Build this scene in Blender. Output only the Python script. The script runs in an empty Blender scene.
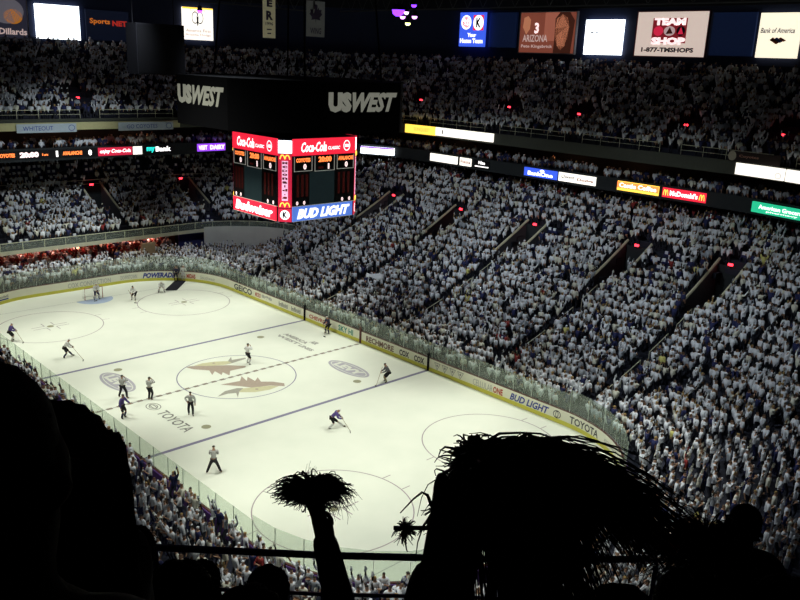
import bpy, math, random
import numpy as np
from mathutils import Vector, Matrix
random.seed(7)
RNG = np.random.default_rng(11)
SC = bpy.context.scene
COL = SC.collection
PI = math.pi

# ------------------------------------------------------------------ camera
CP = Vector((-32.692, -52.002, 24.175))
_yaw, _pitch, _roll, FOC = 0.767599352, 0.281803978, 0.0418934138, 816.734
_f = Vector((math.sin(_yaw)*math.cos(_pitch), math.cos(_yaw)*math.cos(_pitch), -math.sin(_pitch)))
_r0 = _f.cross(Vector((0, 0, 1))).normalized()
_u0 = _r0.cross(_f)
_c, _s = math.cos(_roll), math.sin(_roll)
CR = _c*_r0 + _s*_u0
CU = -_s*_r0 + _c*_u0
CF = _f
cd = bpy.data.cameras.new('camera')
cd.sensor_width = 36.0
cd.lens = FOC*36.0/800.0
cd.clip_start = 0.05
cd.clip_end = 400
cam = bpy.data.objects.new('camera', cd)
COL.objects.link(cam)
M = Matrix((CR, CU, -CF)).transposed().to_4x4()
M.translation = CP
cam.matrix_world = M
SC.camera = cam

def project(P):
    d = Vector(P) - CP
    z = d.dot(CF)
    if z < 0.05:
        return (-9999, -9999, z)
    return (400+FOC*d.dot(CR)/z, 300-FOC*d.dot(CU)/z, z)

# ------------------------------------------------------------------ world, light, exposure
W = bpy.data.worlds.new('arena_air')
SC.world = W
W.use_nodes = True
W.node_tree.nodes['Background'].inputs[0].default_value = (0.25, 0.3, 0.5, 1)
W.node_tree.nodes['Background'].inputs[1].default_value = 0.004
SC.view_settings.view_transform = 'Standard'
SC.view_settings.look = 'None'
SC.view_settings.gamma = 1
SC.view_settings.exposure = 0.0
try:
    SC.cycles.use_denoising = True
    SC.cycles.max_bounces = 5
    SC.cycles.diffuse_bounces = 2
    SC.cycles.transparent_max_bounces = 12
    SC.cycles.sample_clamp_indirect = 3.0
except Exception:
    pass

def spot(loc, target, energy, size, blend, color=(1, 1, 1), radius=0.5):
    l = bpy.data.lights.new('arena_or_fill_light', 'SPOT')
    l.energy = energy; l.spot_size = math.radians(size); l.spot_blend = blend
    l.color = color; l.shadow_soft_size = radius
    o = bpy.data.objects.new('arena_or_fill_light', l)
    COL.objects.link(o)
    o.location = loc
    o.rotation_euler = (Vector(target)-Vector(loc)).to_track_quat('-Z', 'Y').to_euler()
    return o

ICE_L = (0.98, 1.0, 0.85)
for lx, ly in ((-18, 26), (18, 26), (-18, 9), (18, 9), (-18, -9), (18, -9), (-18, -27), (18, -27)):
    spot((lx, ly, 31), (lx*0.15, ly*0.9, 0), 18500, 58, 0.6, ICE_L, 2.0)
# unseen fill spots added to brighten the lower bowl and the front of the decks
for (lx, ly, tx, ty, tz, en) in ((6, 8, 29, 8, 6, 11500), (6, -10, 29, -12, 6, 12500), (2, -20, 20, -36, 5, 12500), 
                                 (0, 14, 4, 40, 6, 13000), (-4, -6, -18, -16, 2, 8000), (-2, -24, -8, -38, 2, 5000)):
    spot((lx, ly, 31), (tx, ty, tz), en*1.22, (64 if tx > 20 else 72) if ty < 30 else 50, 0.9, (0.86, 0.95, 0.97), 0.8)
spot((4, 12, 31), (21, 31, 2), 10000, 36, 0.7, (0.85, 0.92, 1.0), 0.8)  # unseen spot added to brighten the tarpaulin in the far corner
# unseen dim spots added to lift the upper decks
for (lx, ly, tx, ty, tz, en) in ((22, 10, 45, 8, 20, 60), (22, -14, 44, -16, 20, 60), (2, 20, 6, 46, 20, 60), (20, 24, 33, 38, 20, 50)):
    spot((lx, ly, 31), (tx, ty, tz), en, 85, 1.0, (0.72, 0.82, 1.0), 0.8)

# ------------------------------------------------------------------ materials
MATS = {}
def mat(name, col, rough=0.7, var=0.12, scale=4.0, emit=0.0, metal=0.0, spec=0.3):
    if name in MATS:
        return MATS[name]
    m = bpy.data.materials.new(name)
    m.use_nodes = True
    nt = m.node_tree
    b = nt.nodes['Principled BSDF']
    b.inputs['Roughness'].default_value = rough
    b.inputs['Metallic'].default_value = metal
    b.inputs['Specular IOR Level'].default_value = spec
    tc = nt.nodes.new('ShaderNodeTexCoord')
    nz = nt.nodes.new('ShaderNodeTexNoise')
    nz.inputs['Scale'].default_value = scale
    nt.links.new(tc.outputs['Object'], nz.inputs['Vector'])
    rp = nt.nodes.new('ShaderNodeMixRGB')
    rp.inputs[1].default_value = (*[c*(1-var) for c in col], 1)
    rp.inputs[2].default_value = (*[min(1, c*(1+var)) for c in col], 1)
    nt.links.new(nz.outputs['Fac'], rp.inputs[0])
    nt.links.new(rp.outputs[0], b.inputs['Base Color'])
    if emit:
        nt.links.new(rp.outputs[0], b.inputs['Emission Color'])
        b.inputs['Emission Strength'].default_value = emit
    MATS[name] = m
    return m

M_WHITE = mat('white_shirt', (0.68, 0.71, 0.78), 0.85)
M_CREAM = mat('cream_shirt', (0.62, 0.62, 0.54), 0.85)
M_GREY = mat('grey_shirt', (0.33, 0.36, 0.42), 0.85)
M_NAVY = mat('navy_cloth', (0.02, 0.025, 0.09), 0.85)
M_YEL = mat('yellow_shirt', (0.62, 0.58, 0.20), 0.85)
M_REDS = mat('dark_red_shirt', (0.25, 0.03, 0.03), 0.85)
M_SKIN = mat('skin', (0.42, 0.25, 0.17), 0.6)
M_HAIR = mat('dark_hair', (0.018, 0.013, 0.010), 0.6)
M_HAIRB = mat('brown_hair', (0.10, 0.055, 0.03), 0.6)
M_PANT = mat('dark_trousers', (0.02, 0.022, 0.035), 0.85)
M_CONC = mat('concrete', (0.10, 0.10, 0.115), 0.9, 0.2, 0.8)
M_STEP = mat('dark_step', (0.018, 0.02, 0.035), 0.9, 0.2, 0.8)
M_TAN = mat('painted_vomitory_wall', (0.55, 0.52, 0.38), 0.85, 0.1, 0.6)
M_DARK = mat('dark_fascia', (0.016, 0.02, 0.024), 0.8, 0.2, 0.5)
M_BLACK = mat('black_metal', (0.006, 0.006, 0.008), 0.8, spec=0.03)
M_RAIL = mat('pale_rail_paint', (0.50, 0.50, 0.38), 0.5)
M_SEAT = mat('navy_seat_plastic', (0.02, 0.025, 0.10), 0.5)
M_CEIL = mat('dark_ceiling', (0.012, 0.013, 0.017), 0.9)
M_SIGNWALL = mat('blue_sign_wall', (0.012, 0.02, 0.06), 0.7, 0.15, 0.4)
M_TARP = mat('grey_tarpaulin', (0.62, 0.64, 0.60), 0.8, 0.15, 0.7)
M_BLUE = mat('blue_curtain', (0.02, 0.025, 0.12), 0.9)
M_BOARD = mat('cream_board', (0.80, 0.80, 0.66), 0.45, 0.05, 1.0)
M_KICK = mat('yellow_kick_plate', (0.62, 0.58, 0.08), 0.45, 0.08)
M_CAP = mat('dark_red_cap_rail', (0.10, 0.03, 0.025), 0.5)
M_PURP = mat('purple_back', (0.10, 0.045, 0.20), 0.6)

def emis(name, col, k=2.0):
    return mat(name, col, 0.6, 0.03, 2.0, emit=k)

# ------------------------------------------------------------------ mesh helpers
def link(o, parent=None):
    COL.objects.link(o)
    if parent is not None:
        o.parent = parent
    return o

def mesh_obj(name, verts, faces, m, parent=None, smooth=False, mats=None, midx=None):
    me = bpy.data.meshes.new(name)
    me.from_pydata([tuple(v) for v in verts], [], faces)
    for mm in (mats or [m]):
        me.materials.append(mm)
    if midx is not None:
        me.polygons.foreach_set('material_index', midx)
    if smooth:
        me.polygons.foreach_set('use_smooth', [True]*len(me.polygons))
    me.update()
    return link(bpy.data.objects.new(name, me), parent)

def tag(o, label=None, cat=None, group=None, kind=None):
    if label: o['label'] = label
    if cat: o['category'] = cat
    if group: o['group'] = group
    if kind: o['kind'] = kind
    return o

def empty(name, loc=(0, 0, 0), rz=0.0):
    o = bpy.data.objects.new(name, None)
    o.empty_display_size = 0.1
    COL.objects.link(o)
    o.location = loc
    o.rotation_euler = (0, 0, rz)
    return o

class MB:
    def __init__(s):
        s.v = []; s.f = []
    def box(s, a, b, rot=None, org=None):
        x0, y0, z0 = a; x1, y1, z1 = b
        n = len(s.v)
        P = [Vector(q) for q in ((x0,y0,z0),(x1,y0,z0),(x1,y1,z0),(x0,y1,z0),(x0,y0,z1),(x1,y0,z1),(x1,y1,z1),(x0,y1,z1))]
        if rot is not None:
            P = [rot @ q for q in P]
        if org is not None:
            P = [q + Vector(org) for q in P]
        s.v += P
        s.f += [tuple(n+i for i in q) for q in ((0,3,2,1),(4,5,6,7),(0,1,5,4),(1,2,6,5),(2,3,7,6),(3,0,4,7))]
        return s
    def prism(s, pts, z0, z1):
        n = len(s.v); k = len(pts)
        s.v += [Vector((x, y, z0)) for x, y in pts] + [Vector((x, y, z1)) for x, y in pts]
        s.f.append(tuple(range(n+k-1, n-1, -1))); s.f.append(tuple(range(n+k, n+2*k)))
        for i in range(k):
            j = (i+1) % k
            s.f.append((n+i, n+j, n+k+j, n+k+i))
        return s
    def tube(s, pts, r, seg=6):
        pts = [Vector(q) for q in pts]
        rr = r if isinstance(r, (list, tuple)) else [r]*len(pts)
        n0 = len(s.v)
        for i, q in enumerate(pts):
            t = (pts[min(i+1, len(pts)-1)] - pts[max(i-1, 0)])
            if t.length < 1e-9: t = Vector((0, 0, 1))
            t.normalize()
            a = t.cross(Vector((0, 0, 1)))
            if a.length < 1e-3: a = t.cross(Vector((1, 0, 0)))
            a.normalize(); b = t.cross(a)
            for k in range(seg):
                th = 2*PI*k/seg
                s.v.append(q + rr[i]*(math.cos(th)*a + math.sin(th)*b))
        for i in range(len(pts)-1):
            for k in range(seg):
                k2 = (k+1) % seg
                s.f.append((n0+i*seg+k, n0+i*seg+k2, n0+(i+1)*seg+k2, n0+(i+1)*seg+k))
        s.f.append(tuple(n0+k for k in range(seg-1, -1, -1)))
        s.f.append(tuple(n0+(len(pts)-1)*seg+k for k in range(seg)))
        return s
    def build(s, name, m, parent=None, smooth=False):
        return mesh_obj(name, s.v, s.f, m, parent, smooth)

def ring_wall(name, pts, z0, z1, thick, m, closed=False, parent=None):
    """a wall of some thickness that follows a plan path; z0/z1 number or list"""
    n = len(pts)
    Z0 = z0 if hasattr(z0, '__len__') else [z0]*n
    Z1 = z1 if hasattr(z1, '__len__') else [z1]*n
    V = []; F = []
    for i in range(n):
        a = pts[(i-1) % n] if closed else pts[max(i-1, 0)]
        b = pts[(i+1) % n] if closed else pts[min(i+1, n-1)]
        t = Vector((b[0]-a[0], b[1]-a[1])).normalized()
        nx, ny = -t.y*thick/2, t.x*thick/2
        x, y = pts[i]
        V += [(x+nx, y+ny, Z0[i]), (x-nx, y-ny, Z0[i]), (x-nx, y-ny, Z1[i]), (x+nx, y+ny, Z1[i])]
    for i in range(n if closed else n-1):
        p = 4*i; q = 4*((i+1) % n)
        for k in range(4):
            k2 = (k+1) % 4
            F.append((p+k, p+k2, q+k2, q+k))
    if not closed:
        F.append((0, 1, 2, 3)); F.append((4*n-1, 4*n-2, 4*n-3, 4*n-4))
    return mesh_obj(name, V, F, m, parent)

_dg = None
def eval_mesh(o):
    bpy.context.view_layer.update()
    dg = bpy.context.evaluated_depsgraph_get()
    me = bpy.data.meshes.new_from_object(o.evaluated_get(dg))
    return me

def text_data(body, bold=0.0, italic=0.0):
    c = bpy.data.curves.new('lettering', 'FONT')
    c.body = body
    c.offset = bold
    c.shear = italic
    c.resolution_u = 2
    c.extrude = 0.0
    o = bpy.data.objects.new('lettering', c)
    COL.objects.link(o)
    me = eval_mesh(o)
    bpy.data.objects.remove(o)
    n = len(me.vertices)
    V = np.zeros(n*3); me.vertices.foreach_get('co', V); V = V.reshape(-1, 3)
    F = [tuple(p.vertices) for p in me.polygons]
    bpy.data.meshes.remove(me)
    V[:, 0] -= V[:, 0].min(); V[:, 1] -= V[:, 1].min()
    W_, H_ = V[:, 0].max(), V[:, 1].max()
    V[:, 0] /= W_; V[:, 1] /= H_
    return V, F

def letters(body, org, right, up, w, h, m, parent=None, bold=0.02, italic=0.0, lift=0.02, name='lettering'):
    """flat lettering at org (lower left), fitted to w x h, with a small depth"""
    V, F = text_data(body, bold, italic)
    org = Vector(org); R_ = Vector(right).normalized(); U_ = Vector(up).normalized(); N_ = R_.cross(U_)
    n = len(V)
    P = [org + R_*float(v[0]*w) + U_*float(v[1]*h) + N_*lift for v in V]
    return mesh_obj(name, P, F, m, parent)

def ellipse_pts(cx, cy, rx, ry, n=32, a0=0.0):
    return [(cx+rx*math.cos(a0+2*PI*i/n), cy+ry*math.sin(a0+2*PI*i/n)) for i in range(n)]

def flat_ring(rx0, ry0, rx1, ry1, cx=0, cy=0, n=64, a0=0, a1=2*PI):
    V = []; F = []
    for i in range(n+1):
        a = a0+(a1-a0)*i/n
        V += [(cx+rx0*math.cos(a), cy+ry0*math.sin(a)), (cx+rx1*math.cos(a), cy+ry1*math.sin(a))]
        if i < n: F.append((2*i, 2*i+1, 2*i+3, 2*i+2))
    return V, F

def plane_shape(name, pts2, org, right, up, m, parent, lift=0.025, faces=None):
    org = Vector(org); R_ = Vector(right).normalized(); U_ = Vector(up).normalized(); N_ = R_.cross(U_)
    P = [org+R_*x+U_*y+N_*lift for x, y in pts2]
    return mesh_obj(name, P, faces or [tuple(range(len(P)))], m, parent)

# ------------------------------------------------------------------ plan paths
def zbowl(X):
    return 0.5+0.22*(X-15)+0.0085*(X-15)**2

VOM_Y = (19.5, 8.5, -1.8, -13.6, -22.6)
VOM_X = (-5.5, 7.6, 19.3)
NEAR_A = (25, 48, 70, 92, 115, 140)      # aisles round the near end, degrees clockwise from +x

def lower_path(X, off=0.0):
    """plan path of one lower bowl row. returns list of (x, y, z, tag)"""
    out = []
    t = (X-15.2)/23.3
    yn = -32.6-22.4*t
    R = 10.3+28.2*t
    cx = X-R; cy = yn+R
    z = zbowl(X)
    Xo = X+off; Ro = R+off
    lf = 0.34*max(0.0, 1-(X-13.85)/6)
    if X < 26:
        s = (X-15.2)/10.8
        ax, ay, AR = 4.9+11.1*s, 22+2.8*s, 10.3-0.3*s
    else:
        ax, ay, AR = 16, 24.8, 10+X-26
    ax = X-AR
    yf = ay+AR+off
    x0 = 14.5 if X < 26 else -17
    nf = 6 if X < 26 else 64
    def zz(a):
        if X >= 26: return z
        q = min(1.0, a/32.0); q = q*q*(3-2*q)
        return z*(1-q)+(0.25+0.05*(X-13.85))*q
    for i in range(nf):
        x = x0+(ax-x0)*i/nf
        if X < 26 and x >= ax-0.01: x = ax-0.01
        out.append((x, yf, zz(90), 'f'))
    for i in range(31):
        a = 90-90*i/31.0
        out.append((ax+(AR+off)*math.cos(math.radians(a)), ay+(AR+off)*math.sin(math.radians(a)), zz(a), 'c'))
    for i in range(90):
        out.append((Xo, ay+(cy-ay)*i/90.0, z, 'r'))
    for i in range(61):
        a = -90*i/60.0
        out.append((cx+Ro*math.cos(math.radians(a)), cy+Ro*math.sin(math.radians(a)), z, 'n'))
    for i in range(1, 12):
        out.append((cx-2*cx*i/12.0, yn-off, z, 'n'))
    for i in range(61):
        a = -90-90*i/60.0
        out.append((-cx+Ro*math.cos(math.radians(a)), cy+Ro*math.sin(math.radians(a)), z+lf*i/60.0, 'n'))
    for i in range(1, 31):
        out.append((-Xo, cy+(22-cy)*i/30.0, z+lf, 'l'))
    return out

def in_vom(X, x, y, m=0.0):
    if not (29.8-m < X < 34.7+m): return False
    if x > 15 and y < 26: return any(abs(y-v) < 1.15+m for v in VOM_Y)
    if y > 30: return any(abs(x-v) < 1.15+m for v in VOM_X)
    return False

def in_aisle(X, x, y):
    if x > 12 and -24 < y < 26:
        return any(abs(y-v) < (0.55 if X < 36 else 0.0) for v in VOM_Y)
    if y > 30 and X > 26: return any(abs(x-v) < 0.5 for v in VOM_X)
    if y < -20:
        a = math.degrees(math.atan2(-(y+17), x))
        r = math.hypot(x, y+17)
        return any(abs(a-q)*PI/180*r < 0.5 for q in NEAR_A)
    if x < -12:
        return any(abs(y-v) < 0.5 for v in (-14, -3, 9))
    return False

def terrace(name, rows, pathf, half, m, drop=None, cut=None):
    V = []; F = []
    for ri, X in enumerate(rows):
        A = pathf(X, -half); B = pathf(X, half)
        prev = pathf(rows[ri-1], half) if ri else None
        n = len(A)
        base = len(V)
        zl = None
        for i in range(n):
            za = A[i][2]
            zb = (prev[i][2] if prev is not None and len(prev) == n else za-0.5)
            V += [(A[i][0], A[i][1], zb-0.02), (A[i][0], A[i][1], za), (B[i][0], B[i][1], za)]
        for i in range(n-1):
            if cut and cut(X, (A[i][0]+A[i+1][0])/2, (A[i][1]+A[i+1][1])/2):
                continue
            p = base+3*i; q = p+3
            F.append((p, p+1, q+1, q)); F.append((p+1, p+2, q+2, q+1))
    return mesh_obj(name, V, F, m)

def upper_path(e, off=0.0, a_end=180):
    out = []
    e = e+off
    for i in range(44): out.append((-22+i, 37.2+e, 0, 'f'))
    for i in range(30):
        a = 90-3*i
        out.append((22+(17.3+e)*math.cos(math.radians(a)), 19.9+(17.3+e)*math.sin(math.radians(a)), 0, 'c'))
    for i in range(37): out.append((39.3+e, 19.9-i, 0, 'r'))
    for i in range(int(a_end/2)+1):
        a = -2*i
        out.append(((39.3+e)*math.cos(math.radians(a)), -16.5+(39.3+e)*math.sin(math.radians(a)), 0, 'n'))
    return out
def left_upper_path(e, off=0.0):
    e = e+off
    out = [(-(39.3+e), -16.5+i, 0, 'l') for i in range(0, 37)]
    for i in range(31):
        a = 180-3*i
        out.append((-22+(17.3+e)*math.cos(math.radians(a)), 19.9+(17.3+e)*math.sin(math.radians(a)), 0, 'c'))
    return out
P2 = lambda path: [(q[0], q[1]) for q in path]

LOW_ROWS = [13.85+0.9*k for k in range(14)]          # X below 26
UP_ROWS = [26.45+0.9*k for k in range(14)]           # X 26.45 .. 38.15
ZTOP = zbowl(38.15)

# ------------------------------------------------------------------ setting
def struct(o):
    o['kind'] = 'structure'
    return o

floor = struct(MB().box((-60, -75, -0.5), (60, 70, -0.03)).build('floor', M_CONC))
struct(MB().box((-62, -78, 33), (62, 72, 33.4)).build('ceiling', M_CEIL))
struct(terrace('lower_seating_terrace', LOW_ROWS, lower_path, 0.45, M_STEP))
struct(terrace('upper_bowl_terrace', UP_ROWS, lower_path, 0.45, M_STEP, cut=in_vom))
# walk behind the last row, under the sign ribbon
V = lower_path(38.6); B_ = lower_path(45.5)
vv = [(a[0], a[1], ZTOP) for a in V]+[(b[0], b[1], ZTOP+0.6) for b in B_]
n = len(V)
struct(mesh_obj('concourse_floor', vv, [(i, i+1, n+i+1, n+i) for i in range(n-1)], M_STEP))
struct(ring_wall('wall_concourse', P2(lower_path(45.6)), ZTOP, 13.2, 0.3, M_DARK))
# far end: parapet of the end balcony, its soffit and the retaining wall below
fp = [q for q in lower_path(26.0)]
fpath = [(q[0], q[1]) for q in fp if q[3] in 'fc'] + [(26.0, 24.6)]
struct(ring_wall('balcony_parapet', fpath, 3.6, 4.0, 0.22, mat('pale_ledge', (0.55, 0.55, 0.42), 0.8)))
tarp_pts = [q for q in fpath if q[0] > 17.4 and q[1] > 28.2]
t_ = ring_wall('grey_tarpaulin', [(x-0.13, y-0.13) for x, y in tarp_pts], 0.2, 4.2, 0.05, M_TARP)
tag(t_, 'large pale grey tarpaulin wall hung below the corner of the far balcony', 'tarpaulin')
under = [(x, y) for x, y in fpath if x <= 17.4]
struct(mesh_obj('balcony_soffit', [(x, y, 3.6) for x, y in under]+[(x, y+7.5, 3.6) for x, y in under],
                [(i, i+1, len(under)+i+1, len(under)+i) for i in range(len(under)-1)], M_CONC))
struct(MB().box((-18, 42.0, 0), (17.5, 42.3, 3.7)).build('wall_far', mat('orange_brown_wall', (0.30, 0.12, 0.06), 0.9)))
struct(MB().box((14.6, 35.6, 0), (18.2, 35.8, 3.9)).build('wall_curtain', M_BLUE))
struct(MB().box((8.9, 33.6, 0), (10.5, 34.0, 3.3)).build('tunnel_wall', mat('tunnel_panel', (0.30, 0.22, 0.14), 0.8)))
balg = None
# ground rows at the far end
vv = []; ff = []
for k in range(9):
    y0 = 31.75+0.9*k; z = 0.3+0.17*k
    b = len(vv)
    vv += [(-14, y0, z-0.3), (14.3, y0, z-0.3), (-14, y0, z), (14.3, y0, z), (-14, y0+0.9, z), (14.3, y0+0.9, z)]
    ff += [(b, b+1, b+3, b+2), (b+2, b+3, b+5, b+4)]
struct(mesh_obj('far_end_terrace', vv, ff, M_STEP))

# ribbon fascia (lower) and deck fascia (upper), slabs between
struct(ring_wall('ribbon_fascia', P2(upper_path(0.12)), 12.7, 14.05, 0.2, M_DARK))
def slab(name, e0, e1, z, m, pf=upper_path):
    A = pf(e0); B = pf(e1); n = len(A)
    V = [(a[0], a[1], z) for a in A]+[(b[0], b[1], z) for b in B]+[(a[0], a[1], z-0.3) for a in A]+[(b[0], b[1], z-0.3) for b in B]
    F = []
    for i in range(n-1):
        F += [(i, i+1, n+i+1, n+i), (2*n+i, 3*n+i, 3*n+i+1, 2*n+i+1), (i, 2*n+i, 2*n+i+1, i+1)]
    return struct(mesh_obj(name, V, F, m))
slab('suite_floor', 0.2, 7.0, 13.2, M_STEP)
struct(ring_wall('wall_suite_back', P2(upper_path(6.9)), 12.9, 16.0, 0.3, M_DARK))
struct(ring_wall('deck_fascia', P2(upper_path(0.12, 0, 106)), 15.85, 17.05, 0.24, mat('deck_fascia_paint', (0.05, 0.055, 0.045), 0.8)))
struct(ring_wall('left_deck_fascia', P2(left_upper_path(0.12)), 15.85, 17.05, 0.24, M_DARK))
fb = [(x, y-0.28) for x, y in P2(upper_path(0.12)) if x < 17 and y > 36]
struct(ring_wall('far_deck_fascia_panel', fb, 15.9, 16.7, 0.1, mat('olive_fascia', (0.42, 0.40, 0.22), 0.8)))
slab('deck_underside', 0.2, 7.0, 16.15, M_DARK, lambda e, off=0: upper_path(e, off, 106))
UE = [0.6+0.85*k for k in range(15)]
zup = lambda e: 16.55+0.62*e
def up_t(pf):
    def g(e, off=0.0):
        return [(q[0], q[1], zup(e), q[3]) for q in pf(e, off)]
    return g
struct(terrace('upper_deck_terrace', UE, up_t(lambda e, off=0: upper_path(e, off, 106)), 0.425, M_STEP))
struct(terrace('left_deck_terrace', UE, up_t(left_upper_path), 0.425, M_STEP))
# deck on which the photographer stands (near left corner)
def near_deck_path(e, off=0.0):
    out = []
    for i in range(0, 60):
        a = 196+i*1.3
        out.append(((39.3+e+off)*math.cos(math.radians(a)), -16.5+(39.3+e+off)*math.sin(math.radians(a)), znd(e), 'd'))
    return out
znd = lambda e: 18.35+0.54*(e-2.2)
NDE = [2.4+0.85*k for k in range(15)]
struct(terrace('near_deck_terrace', NDE, near_deck_path, 0.425, M_STEP))
# sign wall round the top
sw = [(x, y) for x, y in P2(upper_path(14.4, 0, 106))]
struct(ring_wall('wall_signs', sw, 24.6, 33, 0.4, M_SIGNWALL))
struct(ring_wall('wall_left', P2(left_upper_path(14.4)), 16, 33, 0.4, M_CEIL))
nd = [((39.3+16.5)*math.cos(math.radians(180+i*2)), -16.5+(39.3+16.5)*math.sin(math.radians(180+i*2))) for i in range(0, 50)]
struct(ring_wall('wall_near', nd, 16, 33, 0.4, M_CEIL))
# dark top band of the sign wall
struct(ring_wall('sign_wall_header', [(x*0.997, y*0.997) for x, y in sw], 31.3, 33, 0.5, M_CEIL))
struct(ring_wall('sign_wall_sill', [(x*0.997, y*0.997) for x, y in sw], 24.4, 25.4, 0.5, mat('sill_blue', (0.008, 0.014, 0.04), 0.8)))

# ------------------------------------------------------------------ ice and its markings
def ice_mat():
    m = bpy.data.materials.new('ice_surface'); m.use_nodes = True
    nt = m.node_tree; b = nt.nodes['Principled BSDF']
    tc = nt.nodes.new('ShaderNodeTexCoord'); nz = nt.nodes.new('ShaderNodeTexNoise')
    nz.inputs['Scale'].default_value = 0.35; nz.inputs['Detail'].default_value = 6
    nt.links.new(tc.outputs['Object'], nz.inputs['Vector'])
    cr = nt.nodes.new('ShaderNodeValToRGB')
    cr.color_ramp.elements[0].position = 0.3; cr.color_ramp.elements[0].color = (0.78, 0.82, 0.74, 1)
    cr.color_ramp.elements[1].position = 0.7; cr.color_ramp.elements[1].color = (0.84, 0.87, 0.79, 1)
    nt.links.new(nz.outputs['Fac'], cr.inputs[0]); nt.links.new(cr.outputs[0], b.inputs['Base Color'])
    b.inputs['Roughness'].default_value = 0.5; b.inputs['Specular IOR Level'].default_value = 0.15
    return m
HX, HY, RC = 12.95, 30.48, 8.53
def rink_path(off=0.0, step=1.0):
    pts = []
    R = RC+off
    def arc(cx, cy, a0, a1, n=16):
        for i in range(n):
            a = math.radians(a0+(a1-a0)*i/n)
            pts.append((cx+R*math.cos(a), cy+R*math.sin(a)))
    xs = HX-RC; ys = HY-RC
    n = 30
    arc(xs, ys, 90, 0)
    for i in range(n): pts.append((HX+off, ys-2*ys*i/n))
    arc(xs, -ys, 0, -90)
    for i in range(6): pts.append((xs-2*xs*i/6, -HY-off))
    arc(-xs, -ys, -90, -180)
    for i in range(n): pts.append((-HX-off, -ys+2*ys*i/n))
    arc(-xs, ys, 180, 90)
    for i in range(6): pts.append((-xs+2*xs*i/6, HY+off))
    return pts
ice = MB().prism(list(reversed(rink_path(0.0))), -0.03, 0.0).build('ice_sheet', ice_mat())
struct(ice)
LINE_B = mat('lavender_blue_paint', (0.22, 0.21, 0.33), 0.5, 0.1, 3)
LINE_T = mat('faint_line_paint', (0.42, 0.43, 0.42), 0.5)
LINE_R = mat('brown_dash_paint', (0.24, 0.20, 0.17), 0.5)
SPOT_M = mat('olive_spot_paint', (0.33, 0.33, 0.22), 0.5)
LOGO_L = mat('lavender_logo_paint', (0.42, 0.41, 0.48), 0.5, 0.15, 3)
def on_ice(name, V2, F, m, z=0.006):
    return mesh_obj(name, [(x, y, z) for x, y in V2], F, m, ice)
def rect_ice(name, x0, y0, x1, y1, m, z=0.006):
    return on_ice(name, [(x0, y0), (x1, y0), (x1, y1), (x0, y1)], [(0, 1, 2, 3)], m, z)
for y in (-8.38, 8.38):
    rect_ice('blue_line', -HX, y-0.15, HX, y+0.15, LINE_B)
# dashed centre line
V = []; F = []
x = -HX
while x < HX-0.2:
    b = len(V); V += [(x, -0.14), (x+0.42, -0.14), (x+0.42, 0.14), (x, 0.14)]; F.append((b, b+1, b+2, b+3)); x += 0.76
on_ice('center_line', V, F, LINE_R)
rect_ice('center_line_base', -HX, -0.07, HX, 0.07, LINE_T, 0.004)
V, F = flat_ring(4.57, 4.57, 4.65, 4.65, n=80); on_ice('center_circle', V, F, LINE_B)
for y in (-26.5, 26.5):
    w = 12.2
    rect_ice('goal_line', -w, y-0.03, w, y+0.03, LINE_T)
    s = -1 if y > 0 else 1
    V, F = flat_ring(0, 0, 1.83, 1.83, 0, y, 24, 0 if s > 0 else PI, PI if s > 0 else 2*PI)
    on_ice('goal_crease', V, F, mat('crease_blue', (0.42, 0.52, 0.72), 0.5), 0.005)
for sx in (-1, 1):
    for sy in (-1, 1):
        cx, cy = sx*6.71, sy*20.4
        V, F = flat_ring(4.5, 4.5, 4.57, 4.57, cx, cy, 72)
        for hx in (-1, 1):            # hash marks outside the circle
            for dy in (-0.85, 0.85):
                b = len(V); xa = cx+hx*4.5; xb = cx+hx*5.15
                V += [(xa, cy+dy-0.03), (xb, cy+dy-0.03), (xb, cy+dy+0.03), (xa, cy+dy+0.03)]; F.append((b, b+1, b+2, b+3))
        for hx in (-1, 1):            # restraining marks round the spot
            for hy in (-1, 1):
                for (xa, ya, xb, yb) in ((0.4, 0.25, 1.6, 0.32), (0.4, 0.25, 0.47, 1.15)):
                    b = len(V)
                    V += [(cx+hx*xa, cy+hy*ya), (cx+hx*xb, cy+hy*ya), (cx+hx*xb, cy+hy*yb), (cx+hx*xa, cy+hy*yb)]; F.append((b, b+1, b+2, b+3))
        on_ice('faceoff_circle', V, F, mat('circle_paint', (0.36, 0.30, 0.34), 0.5))
        V, F = flat_ring(0, 0, 0.3, 0.3, cx, cy, 20); on_ice('faceoff_spot', V, F, SPOT_M, 0.007)
        V, F = flat_ring(0, 0, 0.33, 0.33, sx*6.71, sy*6.7, 20); on_ice('faceoff_spot', V, F, SPOT_M, 0.007)
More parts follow.
